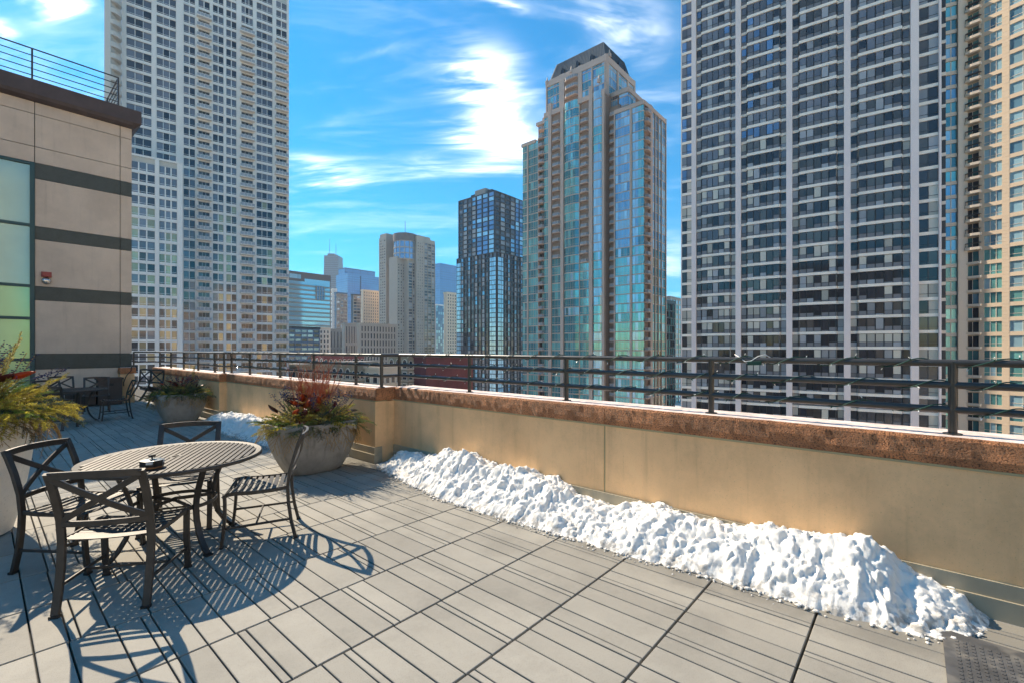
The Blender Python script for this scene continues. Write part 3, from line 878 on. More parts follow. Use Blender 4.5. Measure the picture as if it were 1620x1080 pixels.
def arrangement(label, base, rx, ry, seed, scale=1.0, twigs=34, tw_h=.62, gold=.35, near=1.0, tall=(), spread=1.0, group='winter plantings in the concrete planters'):
    r_ = random.Random(seed)
    t = thing('winter_planting', label, 'plant', base, group=group)
    mats = ['fir_green', 'fir_gold', 'twig_pale', 'fir_blue', 'cedar_gold']
    q = MB()
    for i in range(int(190 * near)):
        a = 2.39996 * i + r_.uniform(-.2, .2); rr = sqrt((i + .5) / int(190 * near)) * .97
        o = (rx * rr * cos(a), ry * rr * sin(a), r_.uniform(-.02, .05) + .10 * (1 - rr))
        m = 1 if r_.random() < gold else (3 if r_.random() < .35 else 0)
        bough(q, o, (cos(a) * rr * spread, sin(a) * rr * spread, 1.05 - .9 * rr + r_.uniform(-.2, .25)), r_.uniform(.15, .27) * scale * (.75 + .5 * rr), r_, .05 + .8 * rr * r_.uniform(.3, 1.3), .021 * scale, m, 8, 360)
    for (dx, dy, lx, ly, lz, L) in tall:
        bough(q, (dx, dy, .1), (lx, ly, lz), L, r_, .05, .024, 1, 10, 420)
    link('evergreen_boughs', q.mesh('evergreen_boughs', mats), t, kind='stuff')
    q = MB()
    for i in range(int(20 * near)):                                     # cedar hanging over the rim
        a = r_.uniform(0, 2 * pi); o = (rx * .96 * cos(a), ry * .96 * sin(a), .03)
        bough(q, o, (cos(a), sin(a), .1), r_.uniform(.2, .34) * scale, r_, 2.2, .018, 4, 8, 380)
    link('cedar_drape', q.mesh('cedar_drape', mats), t, kind='stuff')
    q = MB()
    for i in range(twigs):                                              # red twigs standing up in the middle
        a = r_.uniform(0, 2 * pi); rr = r_.uniform(0, .34)
        p = Vector((rx * rr * cos(a), ry * rr * sin(a), 0)); dv = Vector((cos(a) * .18, sin(a) * .18, 1)).normalized(); pts = [p.copy()]
        hh = tw_h * r_.uniform(.6, 1.1)
        for s_ in range(7):
            dv = (dv + Vector((r_.uniform(-.1, .1), r_.uniform(-.1, .1), 0))).normalized(); p = p + dv * hh / 7; pts.append(p.copy())
            if s_ > 1:
                e = p + (dv + Vector((r_.uniform(-.7, .7), r_.uniform(-.7, .7), .2))).normalized() * hh * r_.uniform(.1, .26)
                q.tube([p, e], .0022, 3)
        q.tube(pts, .0046, 4, scale=[1 - .1 * s_ for s_ in range(8)])
    link('red_twigs', q.mesh('red_twigs', 'twig_red'), t, kind='stuff')
    q = MB()
    for i in range(int(20 * near)):                                          # dark blue berry sprigs
        a = r_.uniform(0, 2 * pi); rr = r_.uniform(.3, .8); o = Vector((rx * rr * cos(a), ry * rr * sin(a), (.10 + .15 * (1 - rr * rr)) * scale))
        dv = Vector((cos(a) * r_.uniform(.3, 1), sin(a) * r_.uniform(.3, 1), 1)).normalized(); L = r_.uniform(.18, .30) * scale
        q.tube([o, o + dv * L], .003, 4, 1)
        for s_ in range(34):
            p = o + dv * L * r_.uniform(.25, 1.02) + Vector((r_.gauss(0, 1), r_.gauss(0, 1), r_.gauss(0, 1))) * .017
            q.ball(p, r_.uniform(.006, .009), 0, 5, 3)
    link('berry_sprigs', q.mesh('berry_sprigs', ['berry_blue', 'twig_pale']), t, kind='stuff')
    lm = {}
    for mname in ('leaf_rust', 'leaf_deep'):                            # broad stiff leaves, cupped
        q = MB(); n = 7; A = []
        for i in range(n + 1):
            f = i / n; w = .036 * sin(pi * f ** .8) ** .8 + .001
            A.append([(-w, f * .15, .02 * f * f + .010), (0, f * .15, .02 * f * f), (w, f * .15, .02 * f * f + .010), (0, f * .15, .02 * f * f - .002)])
        q.rings(A); lm[mname] = q.mesh('leaf', mname, True)
    for i in range(int(30 * near)):
        a = r_.uniform(0, 2 * pi); rr = r_.uniform(.25, .95)
        o = link('leaf', lm['leaf_rust' if r_.random() < .6 else 'leaf_deep'], t, (rx * rr * cos(a), ry * rr * sin(a), (.13 + .20 * (1 - rr * rr)) * scale + r_.uniform(-.04, .03)))
        o.rotation_euler = (r_.uniform(-.2, .9), r_.uniform(-.7, .7), a - pi / 2 + r_.uniform(-.7, .7)); s_ = r_.uniform(.65, 1.05) * scale; o.scale = (s_, s_, s_)
    q = MB()
    for i in range(int(9 * near)):
        a = r_.uniform(0, 2 * pi); rr = r_.uniform(.6, .98)
        q.ball((rx * rr * cos(a), ry * rr * sin(a), r_.uniform(.03, .12)), r_.uniform(.018, .03) * scale, 0, 10, 6)
    link('gold_fruit', q.mesh('gold_fruit', 'fruit_gold', True), t, kind='stuff')
    return t


arrangement('fir, blue berries, rust leaves and tall red twigs in the sunlit bowl planter', (P1[0], P1[1], .58), .50, .36, 5, 1.1, 90, .74, .35, 1.15, tall=((-.08, 0, -.1, 0, 1, .42), (.16, .02, .15, 0, 1, .36)))
arrangement('dark fir and berries with a yellow tip in the shaded bowl planter', (P2[0], P2[1], .55), .43, .36, 9, 1.05, 16, .55, .12, 1.0, tall=((.20, 0, .1, 0, 1, .55),))
plL = arrangement('golden fir branches and twigs overhanging the tall pale planter', (PL[0], PL[1], 1.0), .50, .50, 12, 1.35, 36, .62, .62, 1.5,
            tall=((.24, .0, .35, -.05, 1, .62), (.05, -.1, .1, 0, 1, .5), (.35, -.1, .9, -.2, .6, .45)), spread=1.1)
q = MB(); r9 = random.Random(4)
o9 = Vector((.42, -.05, .28)); d9 = Vector((.62, .1, .22)).normalized()
q.tube([o9, o9 + d9 * .34], .003, 4)
for s_ in range(70): q.ball(o9 + d9 * .34 * r9.uniform(.35, 1) + Vector((r9.gauss(0, 1), r9.gauss(0, 1), r9.gauss(0, 1))) * .013, .008, 0, 5, 3)
link('berry_branch', q.mesh('berry_branch', 'berry_blue'), plL)

# ------------------------------------------------------------------ city


class Face:
    """a vertical facade plane: p0 plan point of its left end (seen from outside), a unit direction to the right; local x along a, y into the house, z up"""
    def __init__(s, root, p0, a):
        L = sqrt(a[0] ** 2 + a[1] ** 2); s.a = (a[0] / L, a[1] / L); s.p0 = p0; s.root = root
        s.rz = atan2(s.a[1], s.a[0]); s.into = (-s.a[1], s.a[0])
    def s(s, px):                                   # where the sight line of a picture column meets this plane
        r = ray(px); det = r[0] * (-s.a[1]) + r[1] * s.a[0]
        return (s.p0[1] * r[0] - s.p0[0] * r[1]) / -(det) if False else ((s.p0[0] * r[1] - s.p0[1] * r[0]) / (s.a[1] * r[0] - s.a[0] * r[1]))
    def depth(s, sx): return (s.p0[0] + s.a[0] * sx) * FW[0] + (s.p0[1] + s.a[1] * sx) * FW[1]
    def z(s, px, py): return CAM_H - (py - HOR) * s.depth(s.s(px)) / FOC
    def world(s, x, y=0.0): return (s.p0[0] + s.a[0] * x + s.into[0] * y, s.p0[1] + s.a[1] * x + s.into[1] * y)
    def put(s, name, me, x=0.0, z=0.0, y=0.0, parent=None, **kw):
        w = s.world(x, y); r = s.root.location
        return link(name, me, s.root, (w[0] - r.x, w[1] - r.y, z - r.z), s.rz, **kw)
    def mtx(s, x=0.0, z=0.0, y=0.0):
        w = s.world(x, y); r = s.root.location
        return Matrix.Translation((w[0] - r.x, w[1] - r.y, z - r.z)) @ Matrix.Rotation(s.rz, 4, 'Z')
    def boxes(s, name, bl, m, **kw):
        q = MB()
        for b in bl: q.box(*b)
        return s.put(name, q.mesh(name, m), **kw)


class Units:
    """repeated facade units; the 300 that show largest become parts of their own, the rest one joined part"""
    def __init__(s, name): s.name = name; s.items = []; s.cache = {}
    def add(s, face, mbk, mats, x, z, y=0.0, w=3.0):
        wx, wy = face.world(x + w / 2); p = in_view(wx, wy, z + 1.2)
        size = 0
        if p and -40 < p[0] < 1660 and -30 < p[1] < 715: size = w / p[2]
        s.items.append((size, len(s.items), face, mbk, mats, x, z, y))
    def build(s, root, limit=300):
        s.items.sort(key=lambda i: (-i[0], i[1])); j = MB(); jm = []
        for n, (size, _, face, q, mats, x, z, y) in enumerate(s.items):
            if n < limit and size > 0:
                kk = id(q)
                if kk not in s.cache: s.cache[kk] = q.mesh(s.name, mats)
                face.put(s.name, s.cache[kk], x, z, y)
            else:
                for m in mats:
                    if m not in jm: jm.append(m)
                j.add(q, face.mtx(x, z, y), [jm.index(m) for m in mats])
        if j.v: link('more_' + s.name + 's', j.mesh('more_' + s.name + 's', jm), root, kind='stuff')


def window_mb(w, h, n, mix, seed, sill=.0, transom=0.0, deep=.18, bar=.07, ledge=0):
    """w x h opening at local origin; n panes; mix: material indices to draw from; index 0 is the frame"""
    r_ = random.Random(seed); q = MB()
    pw = w / n
    for i in range(n):
        m = r_.choice(mix)
        z0 = h * transom
        q.box(i * pw + .01, (i + 1) * pw - .01, deep - .02, deep + .02, z0, h - .01, m)
        if transom: q.box(i * pw + .01, (i + 1) * pw - .01, deep - .03, deep + .02, .01, z0 - .04, r_.choice(mix[-2:]) if transom > .3 else m)
    for i in range(1, n): q.box(i * pw - bar / 2, i * pw + bar / 2, deep - .10, deep - .02, 0, h, 0)
    if transom: q.box(0, w, deep - .08, deep - .021, h * transom - .05, h * transom + .03, 0)
    return q


def floors(z_ref, fh, lo, hi):
    n0 = int(floor((lo - z_ref) / fh)); n1 = int(floor((hi - z_ref) / fh)) + 1
    return [z_ref + i * fh for i in range(n0, n1)]


# ---------------- left tower: white concrete, window bays and balcony bays
d1 = 120.0; q1 = (208 - 810) / FOC
LT0 = (d1 * 1.055 * ray(192)[0], d1 * 1.055 * ray(192)[1])
an = atan2(1780 - 810, FOC)
adir = (sin(an) * RT[0] + cos(an) * FW[0], sin(an) * RT[1] + cos(an) * FW[1])
lt = thing('residential_tower', 'white concrete apartment tower with stacked balconies rising behind the stone building', 'building', (LT0[0], LT0[1], GROUND))
F1 = Face(lt, LT0, adir)
sE = F1.s(457)
TOP = 118.0
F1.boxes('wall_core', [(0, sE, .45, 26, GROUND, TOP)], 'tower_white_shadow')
FH = 3.0
fl = floors(F1.z(420, 556), FH, -24, TOP - 4)
cols = [(200, 239.6, 3, 'w'), (247.8, 278.3, 3, 'w'), (290.5, 308.5, 2, 'w'), (314, 331.7, 2, 'b', 16), (336.9, 353.5, 2, 'w'), (358, 374, 2, 'w'), (382, 400, 3, 'b', 44), (406, 431, 3, 'w'), (437, 453.5, 2, 'b', 70)]
edges = [192] + [e for c in cols for e in c[:2]] + [457]
for i in range(0, len(edges), 2):
    a, b = F1.s(edges[i]), F1.s(edges[i + 1]); wide = b - a > 1.6
    F1.boxes('pier', [(a, b, -.35 if wide else -.12, .46, GROUND, TOP)], 'tower_white')
for z in fl:
    q = MB()
    for c in cols: q.box(F1.s(c[0]) + .002, F1.s(c[1]) - .002, .0, .46, z - .45, z + .30)
    F1.put('spandrel', q.mesh('spandrel', 'tower_white'))
WM = ['tower_white', 'glass_slate', 'glass_night', 'glass_slate', 'glass_dusk', 'glass_warm', 'blind_grey']
U = Units('window'); UB = Units('balcony')
wr = random.Random(21)
cache = {}


def win_get(key, fn):
    if key not in cache: cache[key] = fn()
    return cache[key]


for ci, c in enumerate(cols):
    a, b = F1.s(c[0]), F1.s(c[1]); w = b - a
    for z in fl:
        zz = z + .30
        px, py, dd = in_view(*F1.world((a + b) / 2), zz)
        low = py > 330
        mix = [1, 1, 1, 3, 2] if not low else ([1, 2, 5, 4, 3, 6] if ci < 4 else [2, 4, 4, 2, 5, 1])
        isb = c[3] == 'b' and py > c[4]
        var = wr.randrange(7)
        if isb:
            q = win_get((ci, 'b', low, var), lambda: window_mb(w - .1, 2.24, c[2] + (1 if c[2] < 3 else 0), [2, 2, 4, 4, 1], var + ci * 10, deep=.42))
        else:
            q = win_get((ci, 'w', low, var), lambda: window_mb(w - .1, 2.24, c[2], mix, var + ci * 10 + 70, transom=.2, deep=.26, bar=.22 if c[2] < 3 else .13))
        U.add(F1, q, WM, a + .05, zz, w=w)
        if isb:
            def bal():
                q = MB(); q.box(-.45, w + .45, -1.35, -.02, -.30, -.05, 0)
                q.box(-.42, w + .42, -1.32, -1.24, .78, .86, 1)
                n = 4
                for i in range(n + 1): q.box(-.42 + (w + .84) * i / n - .04, -.42 + (w + .84) * i / n + .04, -1.31, -1.25, -.05, .78, 1)
                q.box(-.36, w + .36, -1.29, -1.27, .02, .74, 2)
                for sx in (-.42, w + .34): q.box(sx, sx + .08, -1.24, -.02, .78, .86, 1); q.box(sx + .03, sx + .05, -1.24, -.02, .02, .74, 2)
                return q
            UB.add(F1, win_get((ci, 'bal'), bal), ['tower_white', 'tower_white', 'panel_pale'], a, z + .30, w=w)
U.build(lt); UB.build(lt)
# chamfered left corner with scalloped balconies
ch = (LT0[0] - adir[0] * 0, LT0[1])
ang2 = atan2(adir[1], adir[0]) - radians(-62)
Fc = Face(lt, (LT0[0] - 8 * cos(ang2), LT0[1] - 8 * sin(ang2)), (cos(ang2), sin(ang2)))
c_px = [in_view(*Fc.world(x), 40)[0] for x in (0, 8)]
sl_ = Fc.s(175)
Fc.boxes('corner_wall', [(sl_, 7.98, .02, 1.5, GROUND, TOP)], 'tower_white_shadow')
UB2 = Units('corner_balcony')
q = MB(); wcb = 7.2 - sl_
arc = [(wcb * (1 - cos(pi * i / 8)) / 2, -1.3 * sin(pi * i / 8)) for i in range(9)]
q.prism(arc[::1] + [], -.28, .0, 0); q.prism([(x, y) for x, y in arc], .0, .95, 0, top=[(x, y) for x, y in arc])
for z in fl: UB2.add(Fc, q, ['tower_white_shadow'], sl_, z + .3, w=3)
UB2.build(lt)
# the lower wing that stands forward at the left
FWg = Face(lt, (LT0[0] - F1.into[0] * 7 + adir[0] * -6, LT0[1] - F1.into[1] * 7 + adir[1] * -6), adir)
zt = FWg.z(262, 256); xe = FWg.s(281)
lw = [(195, 206.5, 1), (219, 218.9, 0)]
wcols = [(206, 245, 3), (252, 280, 3)]
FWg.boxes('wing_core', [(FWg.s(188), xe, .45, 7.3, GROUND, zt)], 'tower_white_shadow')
for (p0, p1) in ((188, 206), (245, 252), (280, 289)):
    FWg.boxes('pier', [(FWg.s(p0), FWg.s(p1), -.15, .46 if p1 < 285 else 7.2, GROUND, zt + .02)], 'tower_white')
FWg.boxes('wing_parapet', [(FWg.s(188), FWg.s(289), -.2, .2, zt + .02, zt + .5)], 'tower_white')
fl2 = floors(FWg.z(262, 556), FH, -24, zt - 3.2)
U = Units('wing_window')
for z in fl2:
    q = MB()
    for c in wcols: q.box(FWg.s(c[0]), FWg.s(c[1]), 0, .46, z - .45, z + .35)
    FWg.put('spandrel', q.mesh('spandrel', 'tower_white'))
    for ci, c in enumerate(wcols):
        a, b = FWg.s(c[0]), FWg.s(c[1]); w = b - a; py = in_view(*FWg.world(a), z)[1]
        mix = [1, 3, 1, 2] if py < 335 else ([5, 4, 5, 1, 2] if py > 400 else [1, 3, 5, 4])
        var = wr.randrange(6); key = ('wing', ci, py < 335, py > 400, var)
        U.add(FWg, win_get(key, lambda: window_mb(w - .1, 2.2, 3, mix, var * 7 + ci, transom=.2, deep=.26, bar=.3)), WM, a + .05, z + .35, w=w)
U.build(lt)

# ---------------- right tower: grey piers, pale bands, projecting bays of dark windows
RT0 = (107.0 * ray(1077)[0], 107.0 * ray(1077)[1])
an = atan2(-305 - 810, FOC)
adir = (-(sin(an) * RT[0] + cos(an) * FW[0]), -(sin(an) * RT[1] + cos(an) * FW[1]))
rt = thing('residential_tower', 'dark glazed apartment tower with grey piers and pale floor bands at the right', 'building', (RT0[0], RT0[1], GROUND))
F2 = Face(rt, RT0, adir)
TOP = 112.0
sE = F2.s(1488)
F2.boxes('wall_core', [(0, sE, 1.1, 24, GROUND, TOP)], 'bronze_frame')
bays = [(1101.7, 1164), (1172.5, 1244), (1253.6, 1335), (1345.5, 1440)]
piers = [(1094.7, 1101.7), (1164, 1172.5), (1244, 1253.6), (1335, 1345.5), (1440, 1453), (1485, 1488.5)]
for (p0, p1) in piers: F2.boxes('pier', [(F2.s(p0), F2.s(p1), -.55, 1.12, GROUND, TOP)], 'tower_pier')
F2.boxes('pier', [(0, .22, .1, 1.12, GROUND, TOP)], 'tower_pier')
FH = 2.95
fl = floors(F2.z(1200, 549) - .25, FH, -26, TOP - 3)


def bayprof(a, b):
    f = (b - a) * .115
    return [(a, .30), (a + f, .30), (a + f + .2, -.28), (b - f - .2, -.28), (b - f, .30), (b, .30)]


for z in fl:
    q = MB()
    for (p0, p1) in bays:
        pr = bayprof(F2.s(p0) + .003, F2.s(p1) - .003)
        q.prism([(x, y - .08) for x, y in pr] + [(pr[-1][0], 1.1), (pr[0][0], 1.1)], z - .20, z + .34)
    q.box(.22, F2.s(1094.7) - .002, .12, 1.1, z - .26, z + .30); q.box(F2.s(1453) + .002, F2.s(1485) - .002, .12, 1.1, z - .26, z + .30)
    F2.put('floor_band', q.mesh('floor_band', 'tower_band'))
RM = ['bronze_frame', 'glass_slate', 'glass_night', 'blind_cream', 'blind_grey', 'glass_dusk', 'panel_grey', 'panel_pale', 'glass_blue']


def seg_box(q, p, r, f0, f1, off, th, z0, z1, m):
    dx, dy = r[0] - p[0], r[1] - p[1]; L = sqrt(dx * dx + dy * dy); nx, ny = -dy / L, dx / L
    A = (p[0] + dx * f0 + nx * off, p[1] + dy * f0 + ny * off); B = (p[0] + dx * f1 + nx * off, p[1] + dy * f1 + ny * off)
    q.prism([A, B, (B[0] + nx * th, B[1] + ny * th), (A[0] + nx * th, A[1] + ny * th)], z0, z1, m)


def bay_mb(w, h, mix, seed, skip=False):
    r_ = random.Random(seed); q = MB(); pr = bayprof(0, w); outl = []
    whole = r_.random()
    for i, n in ((0, 1), (1, 1), (2, 5), (3, 1), (4, 1)):
        p, r = pr[i], pr[i + 1]
        for j in range(n):
            m = r_.choice(mix) if whole < .75 else (mix[0] if r_.random() < .8 else r_.choice(mix))
            lowp = i == 2 and (j in (1, 2, 3)) and r_.random() < .35
            zb = h * (.12 if lowp else .36)
            f0, f1 = j / n, (j + 1) / n
            if not (skip and i == 2):
                seg_box(q, p, r, f0 + .012, f1 - .012, .10, .04, zb, h - .02, m)
            elif skip: outl.append((j, zb, m))
            seg_box(q, p, r, f0 + .012, f1 - .012, .085, .05, .02, zb - .05, 7 if r_.random() < .18 else 6)
            seg_box(q, p, r, f0 + .003, f1 - .003, .05, .08, zb - .07, zb, 0)
            seg_box(q, p, r, f1 - .035 / n, f1 - .0005, .03, .1, 0, h, 0)
        seg_box(q, p, r, 0.001, .03 / n, .03, .1, 0, h, 0)
    return q, outl


wr = random.Random(5); npane = 0; pane_me = {}
U = Units('window')
for bi, (p0, p1) in enumerate(bays):
    a, b = F2.s(p0) + .003, F2.s(p1) - .003; w = b - a; h = FH - .62
    for z in fl:
        py = in_view(*F2.world((a + b) / 2), z)[1]; zz = z + .36
        band = 0 if py < 235 else (1 if py < 400 else 2)
        mix = [[1, 1, 8, 4, 1, 2], [1, 5, 2, 4, 3, 1], [2, 3, 5, 3, 4, 2]][band]
        if bi >= 2: mix = [[1, 5, 4, 2, 1, 5], [5, 2, 3, 2, 4, 5], [2, 3, 5, 3, 2, 4]][band]
        var = wr.randrange(8)
        if bi in (2, 3) and npane < 300 and -20 < py < 700:
            q, outl = bay_mb(w, h, mix, var + 100 * bi + z, True)
            wo_ = F2.put('window', q.mesh('window', RM), a, zz)
            pr = bayprof(0, w); L = pr[3][0] - pr[2][0]
            for (j, zb, m) in outl:
                kk = (bi, round(zb, 2), m)
                if kk not in pane_me:
                    pq = MB(); pq.box(.012 * L, (.2 - .012) * L, .10, .14, zb, h - .02); pane_me[kk] = pq.mesh('pane', RM[m])
                link('pane', pane_me[kk], wo_, (pr[2][0] + L * j / 5, pr[2][1], 0)); npane += 1
        else:
            U.add(F2, win_get(('rt', bi, band, var), lambda: bay_mb(w, h, mix, var * 3 + bi * 50)[0]), RM, a, zz, w=w)
for (p0, p1, n) in ((1077.6, 1094.7, 2), (1453, 1485, 2)):
    a, b = F2.s(p0) + .01, F2.s(p1) - .01; w = b - a
    for z in fl:
        py = in_view(*F2.world(a), z)[1]; var = wr.randrange(8)
        mix = [1, 8, 4, 1] if py < 300 else [3, 2, 3, 5, 4, 2]
        if n == 2 and p0 > 1400: mix = [5, 2, 5, 3, 4] if py < 300 else [3, 5, 2]
        def mk():
            q = window_mb(w, FH - .58, n, mix, var * 5 + int(p0), transom=.26, deep=.34, bar=.12)
            return q
        U.add(F2, win_get(('rte', p0, py < 300, var), mk), RM, a, z + .31, w=w)
U.build(rt)
# narrow recessed strip at the right end
F2b = Face(rt, F2.world(sE, 3.0), adir)
F2b.boxes('end_strip', [(0, F2b.s(1497), .4, 14, GROUND, TOP)], 'bronze_frame')
q = MB()
for z in fl: q.box(0, F2b.s(1497), .2, .5, z - .3, z + .3)
F2b.put('end_bands', q.mesh('end_bands', 'tower_band'), kind='stuff')

# ---------------- far right tower: warm cream stone, windows tinted with reflected sky, balconies
E0 = (101.5 * ray(1490)[0], 101.5 * ray(1490)[1])
an = atan2(-650 - 810, FOC); ad1 = (-(sin(an) * RT[0] + cos(an) * FW[0]), -(sin(an) * RT[1] + cos(an) * FW[1]))
an = atan2(430 - 810, FOC); ad2 = (-(sin(an) * RT[0] + cos(an) * FW[0]), -(sin(an) * RT[1] + cos(an) * FW[1]))
et = thing('residential_tower', 'sunlit cream stone tower with balconies at the right edge', 'building', (E0[0], E0[1], GROUND))
F3 = Face(et, E0, ad1); s3 = F3.s(1530); K3 = F3.world(s3)
F4 = Face(et, K3, ad2); s4 = F4.s(1690)
TOP = 95.0; FH = 3.0
F3.boxes('wall_core', [(0, s3, .5, 18, GROUND, TOP)], 'cream')
pc = [F4.world(0), F4.world(s4), F4.world(s4, 20), F4.world(0, 20)]
q = MB(); q.prism([(x - E0[0], y - E0[1]) for x, y in [F4.world(.0, .5), F4.world(s4, .5), F4.world(s4, 20), F4.world(2, 20)]], 0, TOP - GROUND)
link('wall_core', q.mesh('wall_core', 'cream'), et)
F3.boxes('pier', [(F3.s(1514.5), F3.s(1520), -.5, .5, GROUND, TOP), (F3.s(1520.6), s3, -.25, .52, GROUND, TOP), (-.4, F3.s(1495.5), -.05, .5, GROUND, TOP)], 'cream_pale')
c4 = [(1528, 1547, 'b'), (1556.5, 1585, 'w'), (1597, 1640, 'x')]
p4 = [(0, F4.s(1528)), (F4.s(1548.5), F4.s(1556.5)), (F4.s(1585), F4.s(1597)), (F4.s(1640), s4)]
fl = floors(F3.z(1505, 551), FH, -26, TOP - 3)
course = MB()
for (a, b) in p4:
    z = GROUND
    while z < TOP - 1:
        course.box(a, b, -.0 if int(z * 2) % 3 else -.012, .5, z + .012, z + .74); z += .75
F4.put('pier_courses', course.mesh('pier_courses', 'cream'), kind='stuff')
for z in fl:
    q = MB(); q.box(F3.s(1495.5), F3.s(1514.5), .05, .5, z - .42, z + .35); F3.put('spandrel', q.mesh('spandrel', 'cream_pale'))
    q = MB(); q.box(F4.s(1548), F4.s(1690), .02, .5, z - .42, z + .38); F4.put('spandrel', q.mesh('spandrel', 'cream'))
EM = ['cream_pale', 'glass_sky', 'glass_azure', 'glass_teal', 'glass_teal_dark', 'glass_night']
U = Units('window'); UB = Units('balcony')
wr = random.Random(15)
for z in fl:
    py = in_view(*F3.world(1), z)[1]
    a, b = F3.s(1495.5), F3.s(1514.5); var = wr.randrange(7); hi = py < 400
    U.add(F3, win_get(('e1', hi, var), lambda: window_mb(b - a - .04, 2.2, 2, [2, 1, 4, 3] if hi else [3, 4, 3, 4], var, transom=.0, deep=.3, bar=.16)), EM, a + .02, z + .35, w=b - a)
    for ci, (p0, p1, ty) in enumerate(c4):
        a, b = F4.s(p0), F4.s(p1); w = b - a; var = wr.randrange(8)
        if ty == 'b':
            U.add(F4, win_get(('eb', var), lambda: window_mb(w, 2.3, 2, [5, 5, 4, 2], var, deep=.45)), EM, a, z + .3, w=w)
            if py < 412:
                def bal():
                    q = MB(); arc = [(-.2, 0), (.2, -.85), (w * .6, -.95), (w + .5, -.75), (w + .6, 0)]
                    q.prism(arc, -.42, .12, 0); q.prism([(x, y) for x, y in arc], .98, 1.04, 1)
                    for (x, y) in arc[1:-1]: q.box(x - .03, x + .03, y + .0, y + .06, .1, 1.0, 1)
                    return q
                UB.add(F4, win_get(('ebal',), bal), ['cream_pale', 'bronze_frame'], a, z + .3, w=w)
            else: UB.add(F4, win_get(('esill',), lambda: (lambda q: (q.box(-.2, w + .6, -.35, .0, -.42, .1), q)[1])(MB())), ['cream_pale'], a, z + .3, w=w)
        else:
            mix = [1, 2, 1, 1] if hi else [3, 1, 4, 3]
            U.add(F4, win_get(('e', ci, hi, var), lambda: window_mb(w, 2.2, 3 if ci == 1 else 2, mix, var + ci * 9, transom=.3 if var % 2 else 0, deep=.25, bar=.10)), EM, a, z + .38, w=w)
U.build(et); UB.build(et)

# ---------------- centre tower: stepped brown stone and teal glass, lead mansard roof
CX = 138.4
ct = thing('stepped_tower', 'tall stepped brown stone tower with teal glass and a dark mansard roof', 'building', (CX, 64.7, GROUND))
q = MB()
def cbox(x0, x1, y0, y1, z1, z0=GROUND): q.box(x0 - CX, x1 - CX, y0 - 64.7, y1 - 64.7, z0 - GROUND, z1 - GROUND)
cbox(CX + .5, 155.7 - .1, 65.2, 74.7, 79.6); cbox(141.5, 160, 74.7, 78.4, 84)
cbox(CX + .5, 161, 78.4, 104.0, 88.0); cbox(CX + 1.5, 161, 104.0, 108.0, 86.3); cbox(CX + .5, 160, 108.0, 114.7, 80.0)
cbox(140.6, 161.0, 79.6, 104.2, 101.5); cbox(142.9, 158, 72.5, 79.6, 88.0, 79)
link('wall_core', q.mesh('wall_core', 'stone_pink_dark'), ct)
CM = ['stone_pink', 'glass_teal', 'glass_teal_dark', 'glass_sky', 'glass_azure', 'glass_night', 'glass_warm']
FH = 3.05
UW = Units('window'); UBc = Units('balcony')
wr = random.Random(33)
A1 = Face(ct, (CX, 114.8), (0, -1))            # street front, facing -X
A1.s0 = lambda y: 114.8 - y
B1 = Face(ct, (CX, 64.7), (1, 0))              # narrow front of the right block
zl = A1.z(945, 552) - .6
fl = floors(zl, FH, -26, 108)
pier_n = 0


def strip(face, a, b, kind, z0, z1, n=3, mixes=None, out=0.0, bay=0.0, sill=.36, mid=None):
    """a column of windows or balconies between a and b from z0 to z1"""
    w = b - a
    for z in fl:
        if z + .3 < z0 or z + FH > z1 + 1.5: continue
        kd = kind if not (mid and z < mid[0]) else mid[1]
        wx, wy = face.world((a + b) / 2); p = in_view(wx, wy, z)
        hi = p[1] < 400
        mix = (mixes or ([[1, 1, 2, 3], [1, 2, 2, 1]]))[0 if hi else 1]
        var = wr.randrange(7); key = (id(face), round(a, 2), kd, hi, var, bay)
        if kd == 'w':
            def mk():
                q = MB(); r_ = random.Random(var * 13 + int(a * 7)); m0 = r_.choice(mix)
                pr = [(0, 0), (w, 0)] if not bay else [(0, 0), (w * .2, -bay), (w * .8, -bay), (w, 0)]
                q.prism(pr + ([(w, .5), (0, .5)]), -.02, sill - .04, 0)
                for i in range(len(pr) - 1):
                    k_ = n if not bay else (1 if i != 1 else n)
                    for j in range(k_):
                        seg_box(q, pr[i], pr[i + 1], j / k_ + .01, (j + 1) / k_ - .01, .06, .03, sill - .02, FH - .04, m0 if r_.random() < .7 else r_.choice(mix))
                        if j: seg_box(q, pr[i], pr[i + 1], j / k_ - .035 / w, j / k_ + .035 / w, .0, .06, sill, FH - .05, 0)
                    seg_box(q, pr[i], pr[i + 1], .0, 1, .03, .05, sill + .62, sill + .68, 0)
                return q
            UW.add(face, win_get(key, mk), CM, a, z, out, w)
        else:
            def mk():
                q = window_mb(w - .1, FH - .35, 3, [5, 2, 2, 1], var, deep=1.2)
                q.box(-.0, w, -.02, 1.3, -.30, .0, 0); return q
            UW.add(face, win_get(key, mk), CM, a, z + .3, out, w)
            def bal():
                q = MB(); k_ = .9
                pl = [(.05, .0), (w * .2, -k_), (w * .8, -k_), (w - .05, .0)]
                q.prism(pl, -.26, .04, 0)
                for i in range(3):
                    for j in range(4): seg_box(q, pl[i], pl[i + 1], j / 4 + .02, j / 4 + .05, .03, .04, .06, .95, 1)
                    seg_box(q, pl[i], pl[i + 1], 0, 1, .02, .06, .93, 1.0, 0)
                    seg_box(q, pl[i], pl[i + 1], 0, 1, .04, .02, .1, .9, 2)
                return q
            UBc.add(face, win_get((id(face), 'bal', round(a, 2)), bal), ['stone_pink', 'bronze_frame', 'panel_pale'], a, z + .3, out, w)


def pier(face, a, b, z1, out=-.25, d_=.55, z0=GROUND, m='stone_pink'):
    face.boxes('pier', [(a, b, out, d_, z0, z1)], m)


g = A1.s
